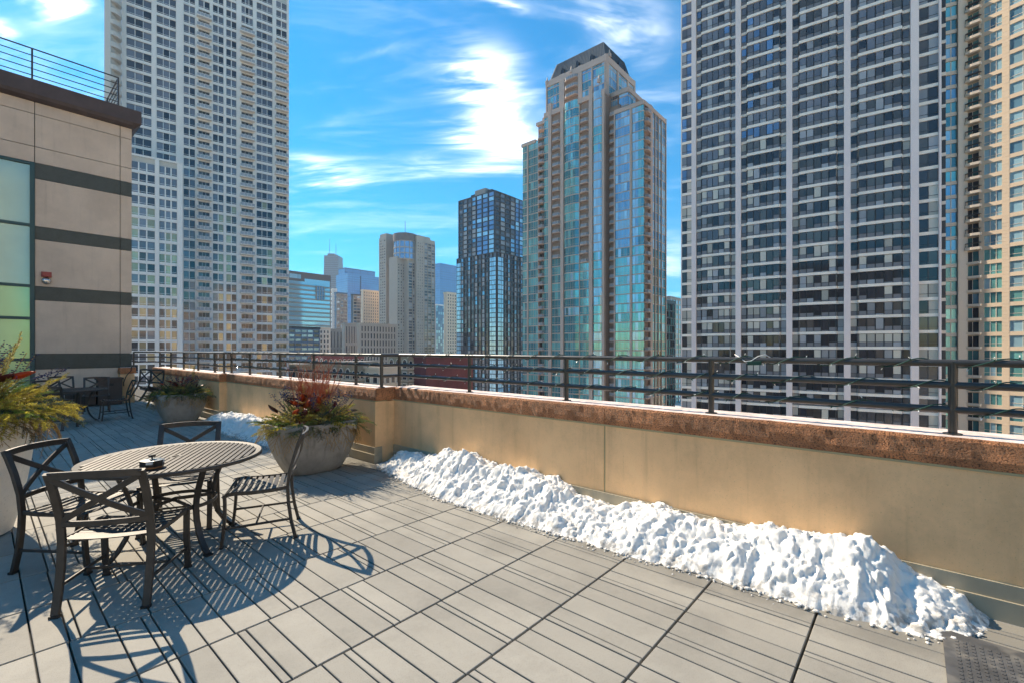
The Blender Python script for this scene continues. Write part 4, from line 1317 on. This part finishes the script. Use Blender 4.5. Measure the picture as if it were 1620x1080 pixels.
# left part of the street front
strip(A1, g(826.8), g(834), 'w', -30, 80, 2, [[1, 2], [1, 1, 2]])
strip(A1, g(836), g(851.7), 'w', -30, 80, 4, [[2, 2, 1], [2, 1, 1]])
strip(A1, g(852), g(861), 'b', -30, 86)
strip(A1, g(861), g(868), 'w', -30, 88, 2, [[1, 2], [1, 2, 1]])
strip(A1, g(873), g(887.5), 'b', -30, 86, 3, mid=(A1.z(880, 422), 'w'))
strip(A1, g(892.5), g(916.7), 'w', -30, 88, 4, [[1, 2, 1], [2, 1, 3]], bay=.8, mid=None)
strip(A1, g(917.2), g(932.5), 'b', -30, 86, 3, mid=(A1.z(925, 420), 'w'))
strip(A1, g(938), g(953.5), 'w', -30, 88, 3, [[4, 3, 3, 1], [3, 1, 1]], bay=.6)
for (p0, p1, z1) in ((834, 836, 80.8), (851.4, 852.2, 80.8), (868, 873, 92), (887.5, 892.3, 88.6), (916.4, 917.4, 88.6), (932.5, 938, 92), (953.5, 957, 88.6)):
    pier(A1, g(p0), g(p1), z1, -.5 if p1 - p0 > 3 else -.25)
# right block
strip(A1, g(973.2), g(996.5), 'w', -30, 79.4, 5, [[4, 3, 3, 4], [3, 1, 2, 1]])
strip(A1, g(1000), g(1009.5), 'w', -30, 79.4, 2, [[4, 3, 3], [3, 1, 1]])
strip(A1, g(1009.5), g(1018), 'w', -30, 79.4, 2, [[2, 1, 1], [1, 1, 3]])
for (p0, p1) in ((971.5, 973.2), (996.5, 1000)): pier(A1, g(p0), g(p1), 80.4)
A2 = Face(ct, (141.0, 79.0), (0, -1))
strip(A2, .5, 4.2, 'b', -30, 83)
h = B1.s
strip(B1, .2, h(1019.5), 'w', -30, 79.4, 1, [[2, 1], [1, 1]])
strip(B1, h(1020), h(1028), 'b', -30, 79)
strip(B1, h(1031.7), h(1052.8), 'w', -30, 79.0, 6, [[4, 3, 3], [6, 3, 1, 2]])
for (p0, p1) in ((1028, 1031.7), (1052.6, 1053.4)): pier(B1, h(p0), h(p1), 81)
for px in (1036, 1041, 1046): pier(B1, h(px) - .12, h(px) + .12, 80.6)
# upper block
A3 = Face(ct, (140.2, 104.4), (0, -1)); B3 = Face(ct, (140.2, 79.2), (1, 0)); g3, h3 = A3.s, B3.s
ZU = 88.3
def upstrip(face, a, b, n, kind='w', z0=ZU, z1=99.6, mix=((4, 3, 1, 2), (4, 3))):
    strip(face, a, b, kind, z0, z1 + .8, n, [list(mix[0]), list(mix[0])])
upstrip(A3, g3(866), g3(885), 4); upstrip(A3, g3(893), g3(915), 3, 'b'); upstrip(A3, g3(921), g3(935), 3); upstrip(A3, g3(938), g3(957), 4)
upstrip(B3, h3(963), h3(976), 4); upstrip(B3, h3(978.5), h3(992), 3); upstrip(B3, h3(994), h3(1003), 3)
for (p0, p1) in ((864, 866), (885, 893), (915, 921), (935.5, 938), (957, 958)): pier(A3, g3(p0), g3(p1), 102.2, z0=84)
for (p0, p1) in ((958, 963), (976, 978.5), (992, 994), (1002.5, 1004.5)): pier(B3, h3(p0), h3(p1), 102.2, z0=80)
A4 = Face(ct, (142.4, 79.2), (0, -1)); B4 = Face(ct, (142.4, 72.0), (1, 0))
strip(A4, .3, 3.2, 'w', 79, 88, 3, [[5, 4, 2], [4]]); strip(A4, 3.8, 7.1, 'w', 79, 88, 3, [[4, 3, 2], [4]]); strip(B4, .2, 5.5, 'w', 79, 88, 3, [[4, 3, 2], [4]])
UW.build(ct); UBc.build(ct)
q = MB()
def cap(x0, x1, y0, y1, z0, z1): q.box(x0 - CX, x1 - CX, y0 - 64.7, y1 - 64.7, z0 - GROUND, z1 - GROUND)
cap(CX - .3, 155.9, 64.4, 75.0, 79.3, 80.6); cap(CX - .3, 141, 78.3, 104.1, 87.6, 89.3); cap(CX + .2, 150, 104.1, 108.1, 86.0, 87.2); cap(CX - .3, 150, 108.1, 115.0, 79.7, 80.9)
cap(142.1, 157, 71.7, 79, 87.7, 89.2); cap(139.9, 161.3, 78.9, 104.6, 99.8, 102.0)
link('parapet', q.mesh('parapet', 'stone_pink'), ct)
q = MB()
R0 = [(140.9, 79.9), (160.5, 79.9), (160.5, 103.6), (140.9, 103.6)]; R1 = [(142.8, 81.6), (158.5, 81.6), (158.5, 101.6), (142.8, 101.6)]
q.prism([(x - CX, y - 64.7) for x, y in R0], 102 - GROUND, 108.6 - GROUND, 0, top=[(x - CX, y - 64.7) for x, y in R1])
roof = link('mansard_roof', q.mesh('mansard_roof', 'roof_lead'), ct)
for i in range(24):                                     # standing seams
    pass
sm = MB()
for i in range(1, 34):
    f = i / 34; y0 = 79.9 + 23.7 * f; y1 = 81.6 + 20 * f
    sm.bar([(140.86 - CX, y0 - 64.7, 102 - GROUND), (142.76 - CX, y1 - 64.7, 108.6 - GROUND)], .07, .10, (0, 1, 0))
    x0 = 140.9 + 19.6 * f; x1 = 142.8 + 15.7 * f
    sm.bar([(x0 - CX, 79.86 - 64.7, 102 - GROUND), (x1 - CX, 81.56 - 64.7, 108.6 - GROUND)], .07, .10, (1, 0, 0))
link('roof_seams', sm.mesh('roof_seams', 'roof_lead'), roof, kind='stuff')
for (x, y, ax) in ((140.7, 85, 0), (140.7, 91, 0), (140.7, 97.5, 0), (146, 79.7, 1), (151, 79.7, 1), (156, 79.7, 1)):
    q = MB()
    pr = [(-.7, 0), (.7, 0), (.7, 1.6), (.0, 2.6), (-.7, 1.6)]
    if ax == 0: q.rings([[(xx - CX + x, y - 64.7 - u, 102.4 + v - GROUND) for u, v in pr] for xx in (0, 1.6)])
    else: q.rings([[(x - CX + u, yy + y - 64.7, 102.4 + v - GROUND) for u, v in pr] for yy in (0, 1.6)])
    link('dormer', q.mesh('dormer', 'dark_metal'), ct)
for (x, y, z) in ((140.1, 104.0, 101), (140.1, 93.2, 101), (139.6, 105, 87.2), (138.0, 80.6, 92), (142.3, 79.0, 102)):
    q = MB(); q.box(x - CX - .5, x - CX + .5, y - 64.7 - .5, y - 64.7 + .5, z - GROUND, z - GROUND + 1.2); q.prism([(x - CX + .35 * cos(i * pi / 3), y - 64.7 + .35 * sin(i * pi / 3)) for i in range(6)], z - GROUND + 1.2, z - GROUND + 2.6, top=[(x - CX + .1 * cos(i * pi / 3), y - 64.7 + .1 * sin(i * pi / 3)) for i in range(6)])
    link('finial', q.mesh('finial', 'stone_pink'), ct)


# ---------------- plain towers farther back: glass core, real piers and floor bands in front of it
def grid(face, s0, s1, z0, z1, nx, fh, pw, bh, frame, glassm, seed, proud=.5, names=('piers', 'floor_bands', 'panes'), piers=True, bands=True, colpick=None):
    r_ = random.Random(seed); cw = (s1 - s0) / nx
    nf = max(1, int(round((z1 - z0) / fh))); fh = (z1 - z0) / nf
    if piers:
        q = MB()
        for i in range(nx + 1): q.box(s0 + i * cw - pw / 2, s0 + i * cw + pw / 2, -proud, .1, z0, z1)
        face.put(names[0], q.mesh(names[0], frame), kind='stuff')
    if bands:
        q = MB()
        for i in range(nf + 1): q.box(s0, s1, -proud + .04, .1, z0 + i * fh - bh / 2, z0 + i * fh + bh / 2)
        face.put(names[1], q.mesh(names[1], frame), kind='stuff')
    q = MB()
    for i in range(nx):
        for j in range(nf): q.box(s0 + (i + .03) * cw, s0 + (i + .97) * cw, -.08, .05, z0 + (j + .03) * fh, z0 + (j + .97) * fh, r_.randrange(len(glassm)) if not colpick else r_.choice(colpick[i % len(colpick)]))
    face.put(names[2], q.mesh(names[2], glassm), kind='stuff')


def tower(name, label, X, Y, lx, ly, top, core, base=GROUND, cat='building'):
    """box with its street corner at X, Y: one front faces -X (length ly), one faces -Y (length lx)"""
    t = thing(name, label, cat, (X, Y, base))
    q = MB(); q.box(.06, lx, .06, ly, 0, top - base); link('wall_core', q.mesh('wall_core', core), t)
    return t, Face(t, (X, Y + ly), (0, -1)), Face(t, (X, Y), (1, 0))


def corner(px, depth): r = ray(px); return r[0] * depth, r[1] * depth
def zat(py, depth): return CAM_H - (py - HOR) * depth / FOC


# dark tower
X, Y = corner(786, 295)
t, fa, fb = tower('dark_tower', 'dark glass apartment tower with balcony slabs left of the stepped tower', X, Y, 36, 37, zat(399, 295), 'dark_metal')
DM = ['glass_night', 'glass_slate', 'glass_azure', 'panel_pale']
zt = zat(399, 295)
for f, L, sgn in ((fa, 37, 0), (fb, 36, 1)):
    grid(f, 0, L, GROUND, zt, 11, 3.0, .12, .5, 'bronze_frame', DM, 3 + sgn, .9, colpick=((0, 0, 1), (1, 3, 2, 3), (0, 1, 0), (3, 2, 1)))
    q = MB(); zz = GROUND
    cols_ = ((31.5, 36.8), (0, 4)) if sgn == 0 else ((.2, 5.2), (30, 36))
    while zz < zt - 3:
        for (a, b) in cols_:
            for i in range(3): q.box(a + (b - a) * i / 3 + .1, a + (b - a) * (i + 1) / 3 - .1, -.85, -.3, zz + .3, zz + 2.7, 0)
        zz += 3.0 * (zt - GROUND) / (round((zt - GROUND) / 3.0) * 3.0)
    f.put('corner_glazing', q.mesh('corner_glazing', 'glass_sky'), kind='stuff')
X2, Y2 = X + 1.2, Y + 3.0
z2 = zat(304, 300)
q = MB(); q.box(1.3, 34, 3.1, 36.5, zt - GROUND, z2 - GROUND); q.box(6, 20, 10, 30, z2 - GROUND, z2 - GROUND + 4); link('upper_core', q.mesh('upper_core', 'dark_metal'), t)
fa2 = Face(t, (X2, Y + 36.6), (0, -1)); fb2 = Face(t, (X2, Y2), (1, 0))
grid(fa2, 0, 17, zt, z2, 4, 3.0, .3, .6, 'bronze_frame', DM, 8, .7, colpick=((0, 0, 1), (3, 2, 1, 3))); grid(fa2, 17, 33.6, zt, z2, 3, 3.0, .9, .5, 'dark_metal', ['glass_sky', 'glass_blue', 'glass_blue'], 9, .5)
grid(fb2, 0, 20, zt, z2, 4, 3.0, .3, .6, 'bronze_frame', DM, 10, .7, colpick=((0, 0, 1), (3, 2, 1, 3))); grid(fb2, 20, 33, zt, z2, 3, 3.0, .5, .5, 'dark_metal', ['glass_sky', 'glass_blue', 'glass_blue'], 11, .5)
q = MB(); q.box(4.0, 9, 14, 24, z2 - GROUND + .1, z2 - GROUND + 5.2); link('rooftop_plant', q.mesh('rooftop_plant', 'grey_far'), t)

# beige tower with the round glass corner
X, Y = corner(638, 480)
zt = zat(367, 490)
t, fa, fb = tower('beige_tower', 'beige apartment tower with a rounded glass corner under its roof', X + 8, Y + 8, 34, 38, zt, 'beige_far')
BM = ['glass_night', 'glass_dusk', 'glass_slate', 'blind_grey']
X -= 0
def f_at(px0, dep, d_, root): return Face(root, corner(px0, dep), d_)
# left slab (facing -X), middle slab, right slab
for (px0, px1, dep, topy, sty) in ((601, 611, 505, 372, 'p'), (611, 623, 505, 375, 'pb'), (616.5, 629, 488, 408, 'b'), (628, 645, 478, 407, 'p'), (645, 659, 480, 409, 'b'), (659, 670, 484, 373, 'p'), (670, 688, 492, 378, 'b')):
    left = px0 in (601, 616.5)
    a = corner(px0, dep); dr = (0, -1) if left else (1, 0)
    f = Face(t, a, dr); w = f.s(px1); zz = CAM_H - (topy - HOR) * dep / FOC
    q = MB(); q.box(0, w, .06, 14, GROUND, zz); f.put('slab', q.mesh('slab', 'beige_far'))
    if sty == 'b': grid(f, .5, w - .5, GROUND, zz - 4, max(2, int(w / 5)), 3.0, .35, .75, 'beige_far', BM, int(px0), .9)
    else: grid(f, .5, w - .5, GROUND, zz - 6, max(3, int(w / 3.2)), 3.0, 1.7, 1.5, 'beige_far', BM, int(px0), .4)
c = corner(641, 490); rad = 11.5
q = MB(); z0, z1 = zat(409, 478), zat(380, 478)
ring_ = lambda r, z: [(c[0] - X - 8 + r * cos(2 * pi * i / 28), c[1] - Y - 8 + r * sin(2 * pi * i / 28), z - GROUND) for i in range(28)]
q.rings([ring_(rad, z0), ring_(rad, z1)]); link('round_glass', q.mesh('round_glass', 'glass_blue', 40), t)
q = MB()
for z in (z0, z0 + 6, z0 + 12, z1): q.rings([ring_(rad + .6, z - .5), ring_(rad + .6, z + .5)])
for i in range(0, 28, 2): q.box(c[0] - X - 8 + (rad + .2) * cos(2 * pi * i / 28) - .3, c[0] - X - 8 + (rad + .2) * cos(2 * pi * i / 28) + .3, c[1] - Y - 8 + (rad + .2) * sin(2 * pi * i / 28) - .3, c[1] - Y - 8 + (rad + .2) * sin(2 * pi * i / 28) + .3, z0 - GROUND, z1 - GROUND)
link('round_frame', q.mesh('round_frame', 'beige_far'), t)
q = MB(); q.rings([ring_(rad + 1, z1), ring_(rad + 1, zat(368, 478))]); q.tube([(c[0] - X - 8, c[1] - Y - 8, zt - GROUND - 3), (c[0] - X - 8, c[1] - Y - 8, zat(345, 478) - GROUND)], .25, 5); link('crown', q.mesh('crown', 'brown_far'), t)

# glass office with sky-blue bands
fO = None
o0 = corner(440, 400 * 1.0); r_ = ray(490); sc = 394 / r_[1]
Yo = 394.0; xo = Yo * ray(440)[0] / ray(440)[1]; xo1 = Yo * ray(523.5)[0] / ray(523.5)[1]
t = thing('glass_office', 'office block with bright blue glass bands and grey brown spandrels', 'building', (xo, Yo, GROUND))
f = Face(t, (xo, Yo), (1, 0)); w = xo1 - xo
zt = f.z(490, 432); zm = f.z(490, 447)
q = MB(); q.box(0, w, .3, 30, 0, zt - GROUND); link('wall_core', q.mesh('wall_core', 'brown_far'), t)
nb = 10; z0 = f.z(490, 516); bh = (zm - z0) / nb
gl = MB(); bd = MB()
for i in range(nb + 12):
    z = zm - (i + 1) * bh
    gl.box(.5, w - 1.0, -.05, .4, z + bh * .3, z + bh)
    bd.box(0, w + .2, -.9, .3, z - .02, z + bh * .3); bd.box(0, w * .42, -1.8, -.9, z + .1, z + bh * .24)
f.put('glass_bands', gl.mesh('glass_bands', 'glass_sky'), kind='stuff'); f.put('spandrels', bd.mesh('spandrels', 'grey_far'), kind='stuff')
q = MB()
for px in (461, 467, 473):
    s_ = f.s(px); q.box(s_ - 1.6, s_ + 1.6, -.2, .4, f.z(490, 443), f.z(490, 436.5))
q.box(f.s(482), w - 1, -.1, .4, f.z(490, 448.5), f.z(490, 442)); f.put('top_windows', q.mesh('top_windows', 'glass_sky'))
q = MB(); q.box(f.s(500), f.s(512), -1.2, .4, f.z(490, 474), f.z(490, 452)); f.put('bay_window', q.mesh('bay_window', 'glass_blue'))
q = MB()
for i in range(4): s_ = f.s(500) + (f.s(512) - f.s(500)) * i / 3; q.box(s_ - .3, s_ + .3, -1.5, -1.1, f.z(490, 474), f.z(490, 452))
for i in range(4): z = f.z(490, 474) + (f.z(490, 452) - f.z(490, 474)) * i / 3; q.box(f.s(500), f.s(512), -1.45, -1.1, z - .3, z + .3)
f.put('bay_frame', q.mesh('bay_frame', 'grey_far'))


def slab(name, label, px0, px1, pyt, depth, front, core, glassm, nx, fh, pw, bh, frame, seed, deep=20, base=GROUND, proud=.5, side=True):
    """a block whose -Y front spans two picture columns at a given distance"""
    a = corner(px0, depth); Yq = a[1]; x1 = Yq * ray(px1)[0] / ray(px1)[1]; w = x1 - a[0]; zt_ = CAM_H - (pyt - HOR) * depth / FOC
    t_, fa_, fb_ = tower(name, label, a[0], Yq, w, deep, zt_, core)
    grid(fb_, 0, w, base, zt_ - 1, nx, fh, pw, bh, frame, glassm, seed, proud)
    if side: grid(fa_, 0, deep, base, zt_ - 1, max(2, int(nx * deep / w)), fh, pw, bh, frame, glassm, seed + 1, proud)
    q_ = MB(); q_.box(-.6, w + .6, -.6, deep, zt_ - 1 - base, zt_ - base + .6); link('roof_edge', q_.mesh('roof_edge', core if core not in ('glass_blue',) else 'steel_blue'), t_)
    return t_, fa_, fb_, zt_


FAR = ['glass_haze']
# far dark tower with two masts
X, Y = corner(512, 1500); w = 1500 * 22 / FOC
t = thing('mast_tower', 'far dark tapering tower with two antenna masts', 'building', (X, Y, GROUND))
zt = zat(404, 1500)
a0, a1 = RT[0], RT[1]
def pl(u, v): return (a0 * u + FW[0] * v, a1 * u + FW[1] * v)
q = MB(); q.prism([pl(-6, 0), pl(w + 6, 0), pl(w + 6, 50), pl(-6, 50)], 0, zt - GROUND, top=[pl(0, 4), pl(w, 4), pl(w, 46), pl(0, 46)]); link('body', q.mesh('body', 'dark_metal'), t)
q = MB(); q.prism([pl(w * .2, 8), pl(w * .7, 8), pl(w * .7, 40), pl(w * .2, 40)], zt - GROUND, zt - GROUND + 7); link('cap', q.mesh('cap', 'dark_metal'), t)
for u, py in ((w * .26, 376), (w * .72, 382)):
    x, y = pl(u, 20); q = MB(); q.tube([(x, y, zt - GROUND), (x, y, zat(py, 1500) - GROUND)], 1.1, 5, scale=[1, .4]); link('mast', q.mesh('mast', 'steel_blue'), t)
q = MB()
for i in range(40):
    z = zt - GROUND - 5 - i * 7; k_ = i * 7 / 340 * 6
    p0 = pl(-k_, 3.6 - k_ * .6); p1 = pl(w + k_, 3.6 - k_ * .6); q.bar([(p0[0], p0[1], z), (p1[0], p1[1], z)], 1.6, .8, (0, 0, 1))
link('window_bands', q.mesh('window_bands', 'steel_blue'), t, kind='stuff')
slab('blue_tower', 'pale blue glass tower with a low rooftop box', 550, 606, 433, 820, 0, 'glass_haze', FAR, 16, 4, .3, .9, 'glass_blue', 40, 40, proud=.25)
slab('rooftop_box', 'flat rooftop box on the pale blue glass tower', 546, 593, 424, 850, 0, 'steel_blue', FAR, 4, 6, .5, .9, 'steel_blue', 41, 24, proud=.2)
slab('white_slab', 'slim white slab beside the blue banded office', 525.5, 532, 457, 560, 0, 'tower_white', ['glass_sky', 'blind_grey'], 3, 3.5, 1.2, 1.2, 'tower_white', 42, 5, side=False)
slab('banded_tower', 'blue grey banded tower in front of the pale blue glass tower', 532.5, 549, 463, 540, 0, 'steel_blue', ['glass_slate', 'glass_blue'], 3, 4, .6, 1.6, 'grey_far', 43, 5, side=False)
t, fa, fb, zt = slab('striped_tower', 'dark glass tower with a pale stone gridded side and a thin mast', 559, 575, 466, 520, 0, 'dark_metal', ['glass_slate', 'glass_night', 'glass_blue'], 3, 3.4, .4, 1.1, 'grey_far', 44, 5, side=False)
x, y = corner(570.5, 527); q = MB(); q.tube([(x - t.location.x, y - t.location.y, zt - GROUND), (x - t.location.x, y - t.location.y, zat(437, 527) - GROUND)], .5, 5); link('mast', q.mesh('mast', 'dark_metal'), t)
slab('pale_grid_tower', 'pale stone tower with small dark windows beside the thin mast', 575, 599, 459, 515, 0, 'cream', ['glass_night', 'glass_dusk', 'glass_slate'], 7, 3.4, 1.8, 1.5, 'cream', 45, 5, side=False)
slab('blue_slab_tower', 'pale blue glass slab tower right of the beige tower', 696, 740, 417, 760, 0, 'glass_haze', FAR, 14, 4, .3, .8, 'glass_blue', 46, 30, proud=.25)
slab('pale_blue_block', 'low pale blue block at the foot of the blue slab tower', 689.5, 703, 482, 600, 0, 'tower_white', ['glass_sky', 'glass_blue'], 4, 4, .8, .6, 'steel_blue', 47, 5, side=False)
slab('pink_beige_slab', 'narrow pinkish beige slab with small windows beside the dark tower', 707, 722, 463, 470, 0, 'cream', ['glass_night', 'glass_dusk'], 4, 3.2, 1.7, 1.4, 'cream', 48, 5, side=False)
# nearer low blocks
slab('banded_block', 'dark blue low block with pale floor bands below the glass office', 446, 505, 517, 300, 0, 'dark_metal', ['glass_slate', 'glass_night', 'glass_blue'], 6, 3.0, .4, 1.3, 'steel_blue', 50, 18, side=False)
slab('cream_block', 'small cream block with square windows beside the banded block', 505, 521, 519, 330, 0, 'cream', ['glass_night', 'glass_dusk'], 3, 3.4, 1.4, 1.4, 'cream_pale', 51, 5, side=False)
slab('grey_block', 'plain grey block between the cream block and the stone hall', 521, 547, 521, 360, 0, 'grey_far', ['glass_slate', 'glass_night'], 5, 12, 2.0, 1.6, 'grey_far', 52, 5, side=False)
slab('stone_hall', 'grey stone hall with tall window slots and a flat cornice', 546, 570, 512, 350, 0, 'grey_far', ['glass_slate', 'glass_night'], 6, 14, 1.1, 2.4, 'grey_far', 53, 5, side=False)
slab('cornice_hall', 'beige stone hall with a projecting cornice and dark window slots', 570, 626, 512, 330, 0, 'beige_far', ['glass_dusk', 'glass_night'], 12, 5, 1.4, 1.4, 'beige_far', 54, 5, side=False)
slab('teal_block', 'narrow teal glass block between the stepped tower and the right tower', 1053, 1066, 476, 210, 0, 'dark_metal', ['glass_teal_dark', 'glass_night', 'glass_teal'], 4, 3.4, .3, .5, 'dark_metal', 55, 30)
slab('pale_block', 'pale concrete block far behind the teal glass block', 1060, 1085, 470, 330, 0, 'grey_far', ['glass_sky', 'glass_teal'], 6, 3.6, .8, 1.0, 'beige_far', 56, 16)


def arch_house(name, label, px0, px1, pyt, depth, m, roofm, na, seed, brick=None, deep=13):
    a = corner(px0, depth); Yq = a[1]; w = Yq * ray(px1)[0] / ray(px1)[1] - a[0]; zt_ = zat(pyt, depth)
    t_ = thing(name, label, 'building', (a[0], Yq, GROUND))
    q_ = MB(); q_.box(0, w, 0, deep, 0, zt_ - GROUND); link('wall_core', q_.mesh('wall_core', m), t_)
    q_ = MB(); q_.box(-.5, w + .5, -.4, deep, zt_ - GROUND, zt_ - GROUND + .8); link('cornice', q_.mesh('cornice', m), t_)
    q_ = MB(); q_.box(.4, w - .4, .2, deep - .4, zt_ - GROUND + .8, zt_ - GROUND + 1.0); link('roof', q_.mesh('roof', roofm), t_)
    for face, L, n_a in ((Face(t_, (a[0], Yq), (1, 0)), w, na), (Face(t_, (a[0], Yq + deep), (0, -1)), deep, (max(3, int(deep / 3.4)) if na else 0))):
        cw = L / max(1, n_a)
        for lev in range(4 if n_a else 0):
            zb = zt_ - 4.6 - lev * 4.4
            fr_ = MB(); wn = MB()
            for i in range(n_a):
                cx_ = cw * (i + .5); hw = min(cw * .28, 1.1)
                n = 8
                arc_ = [(cx_ + hw * cos(pi * k_ / n), zb + 2.2 + hw * sin(pi * k_ / n)) for k_ in range(n + 1)] if lev == 0 else [(cx_ + hw, zb + 2.8), (cx_ - hw, zb + 2.8)]
                out_ = [(cx_ + hw * 1.3, zb)] + ([(cx_ + hw * 1.3 * cos(pi * k_ / n), zb + 2.2 + hw * 1.3 * sin(pi * k_ / n)) for k_ in range(n + 1)] if lev == 0 else [(cx_ + hw * 1.3, zb + 3.2), (cx_ - hw * 1.3, zb + 3.2)]) + [(cx_ - hw * 1.3, zb)]
                fr_.rings([[(x_, y_, z_) for x_, z_ in out_] for y_ in (.36, -.12)])
                wn.rings([[(x_, y_, z_) for x_, z_ in [(cx_ + hw, zb + .2)] + arc_ + [(cx_ - hw, zb + .2)]] for y_ in (.3, -.16)])
            face.put('window_surrounds', fr_.mesh('window_surrounds', 'cream_pale'), kind='stuff'); face.put('panes', wn.mesh('panes', 'glass_night'), kind='stuff')
            q_ = MB(); q_.box(-.2, L + .2, -.22, .4, zb - .5, zb - .15); face.put('string_course', q_.mesh('string_course', 'cream' if m != 'brick_red' else m))
    return t_


arch_house('brick_house', 'brick house with a row of pale round arches behind the rails', 646, 674, 563, 175, 'sandstone', 'roof_flat', 4, 1)
arch_house('brick_block', 'plain dark red brick block behind the rails below the dark tower', 674, 748, 566, 172, 'brick_red', 'roof_flat', 0, 2, deep=22)
arch_house('sandstone_house', 'low sandstone house with arched windows behind the corner post', 556, 600, 577, 150, 'sandstone', 'roof_flat', 7, 3)
arch_house('sandstone_house', 'low sandstone house left of the corner post, nearer and lower', 470, 556, 580, 165, 'sandstone', 'roof_flat', 9, 4)
arch_house('flat_roof_house', 'lowest sandstone house with a flat roof right of the corner post', 600, 634, 584, 148, 'cream', 'roof_flat', 4, 5)
arch_house('red_arcade_house', 'red brick house with an arcade of pale arches behind the twigs', 512, 576, 563, 230, 'brick_red', 'roof_flat', 9, 6)
# unseen blocks behind the viewer, enlarged to bounce warm fill, also mirrored in panes
for i, (x, y, wx, wy, h_, m, lab) in enumerate(((-120, -150, 70, 30, 52, 'cream', 'wide cream block behind the viewer'), (-45, -118, 50, 30, 34, 'cream_pale', 'low pale block behind the viewer'), (12, -125, 44, 30, 50, 'cream', 'cream block right behind the viewer'),
                                              (64, -112, 50, 30, 38, 'sandstone', 'sandstone block behind the viewer'), (122, -105, 60, 30, 58, 'cream', 'tall cream block behind the viewer on the right'), (190, -80, 60, 30, 40, 'cream_pale', 'pale block far right of the viewer'),
                                              (-150, -60, 30, 60, 55, 'brown_far', 'brown block to the left of the viewer'), (-110, 40, 30, 50, 34, 'sandstone', 'low sandstone block to the left of the viewer'))):
    t = thing('reflected_block', lab, 'building', (x, y, GROUND))
    q = MB(); q.box(0, wx, 0, wy, 0, h_ - GROUND); link('wall_core', q.mesh('wall_core', m), t)
    f = Face(t, (x + wx, y + wy), (-1, 0)); grid(f, 1, wx - 1, GROUND, h_ - 2, int(wx / 4), 3.3, 2.0, 1.5, m, ['glass_night', 'glass_dusk'], 70 + i, .4)

# ------------------------------------------------------------------ winter haze over the city
q = MB(); q.box(-1000, 2700, -1000, 2700, GROUND - 2, 372)
hz = solid('haze', 'pale bluish winter haze between the far towers', 'haze', q.mesh('haze', 'soil'), kind='stuff')
hm = bpy.data.materials.new('haze'); hm.use_nodes = True
for n_ in list(hm.node_tree.nodes):
    if n_.type == 'BSDF_PRINCIPLED': hm.node_tree.nodes.remove(n_)
pv = hm.node_tree.nodes.new('ShaderNodeVolumePrincipled')
pv.inputs['Color'].default_value = (.62, .80, 1.0, 1)
pv.inputs['Density'].default_value = 0.00021
pv.inputs['Anisotropy'].default_value = 0.2
hm.node_tree.links.new(pv.outputs[0], hm.node_tree.nodes['Material Output'].inputs['Volume'])
hz.data.materials.clear(); hz.data.materials.append(hm)
hz.display_type = 'WIRE'
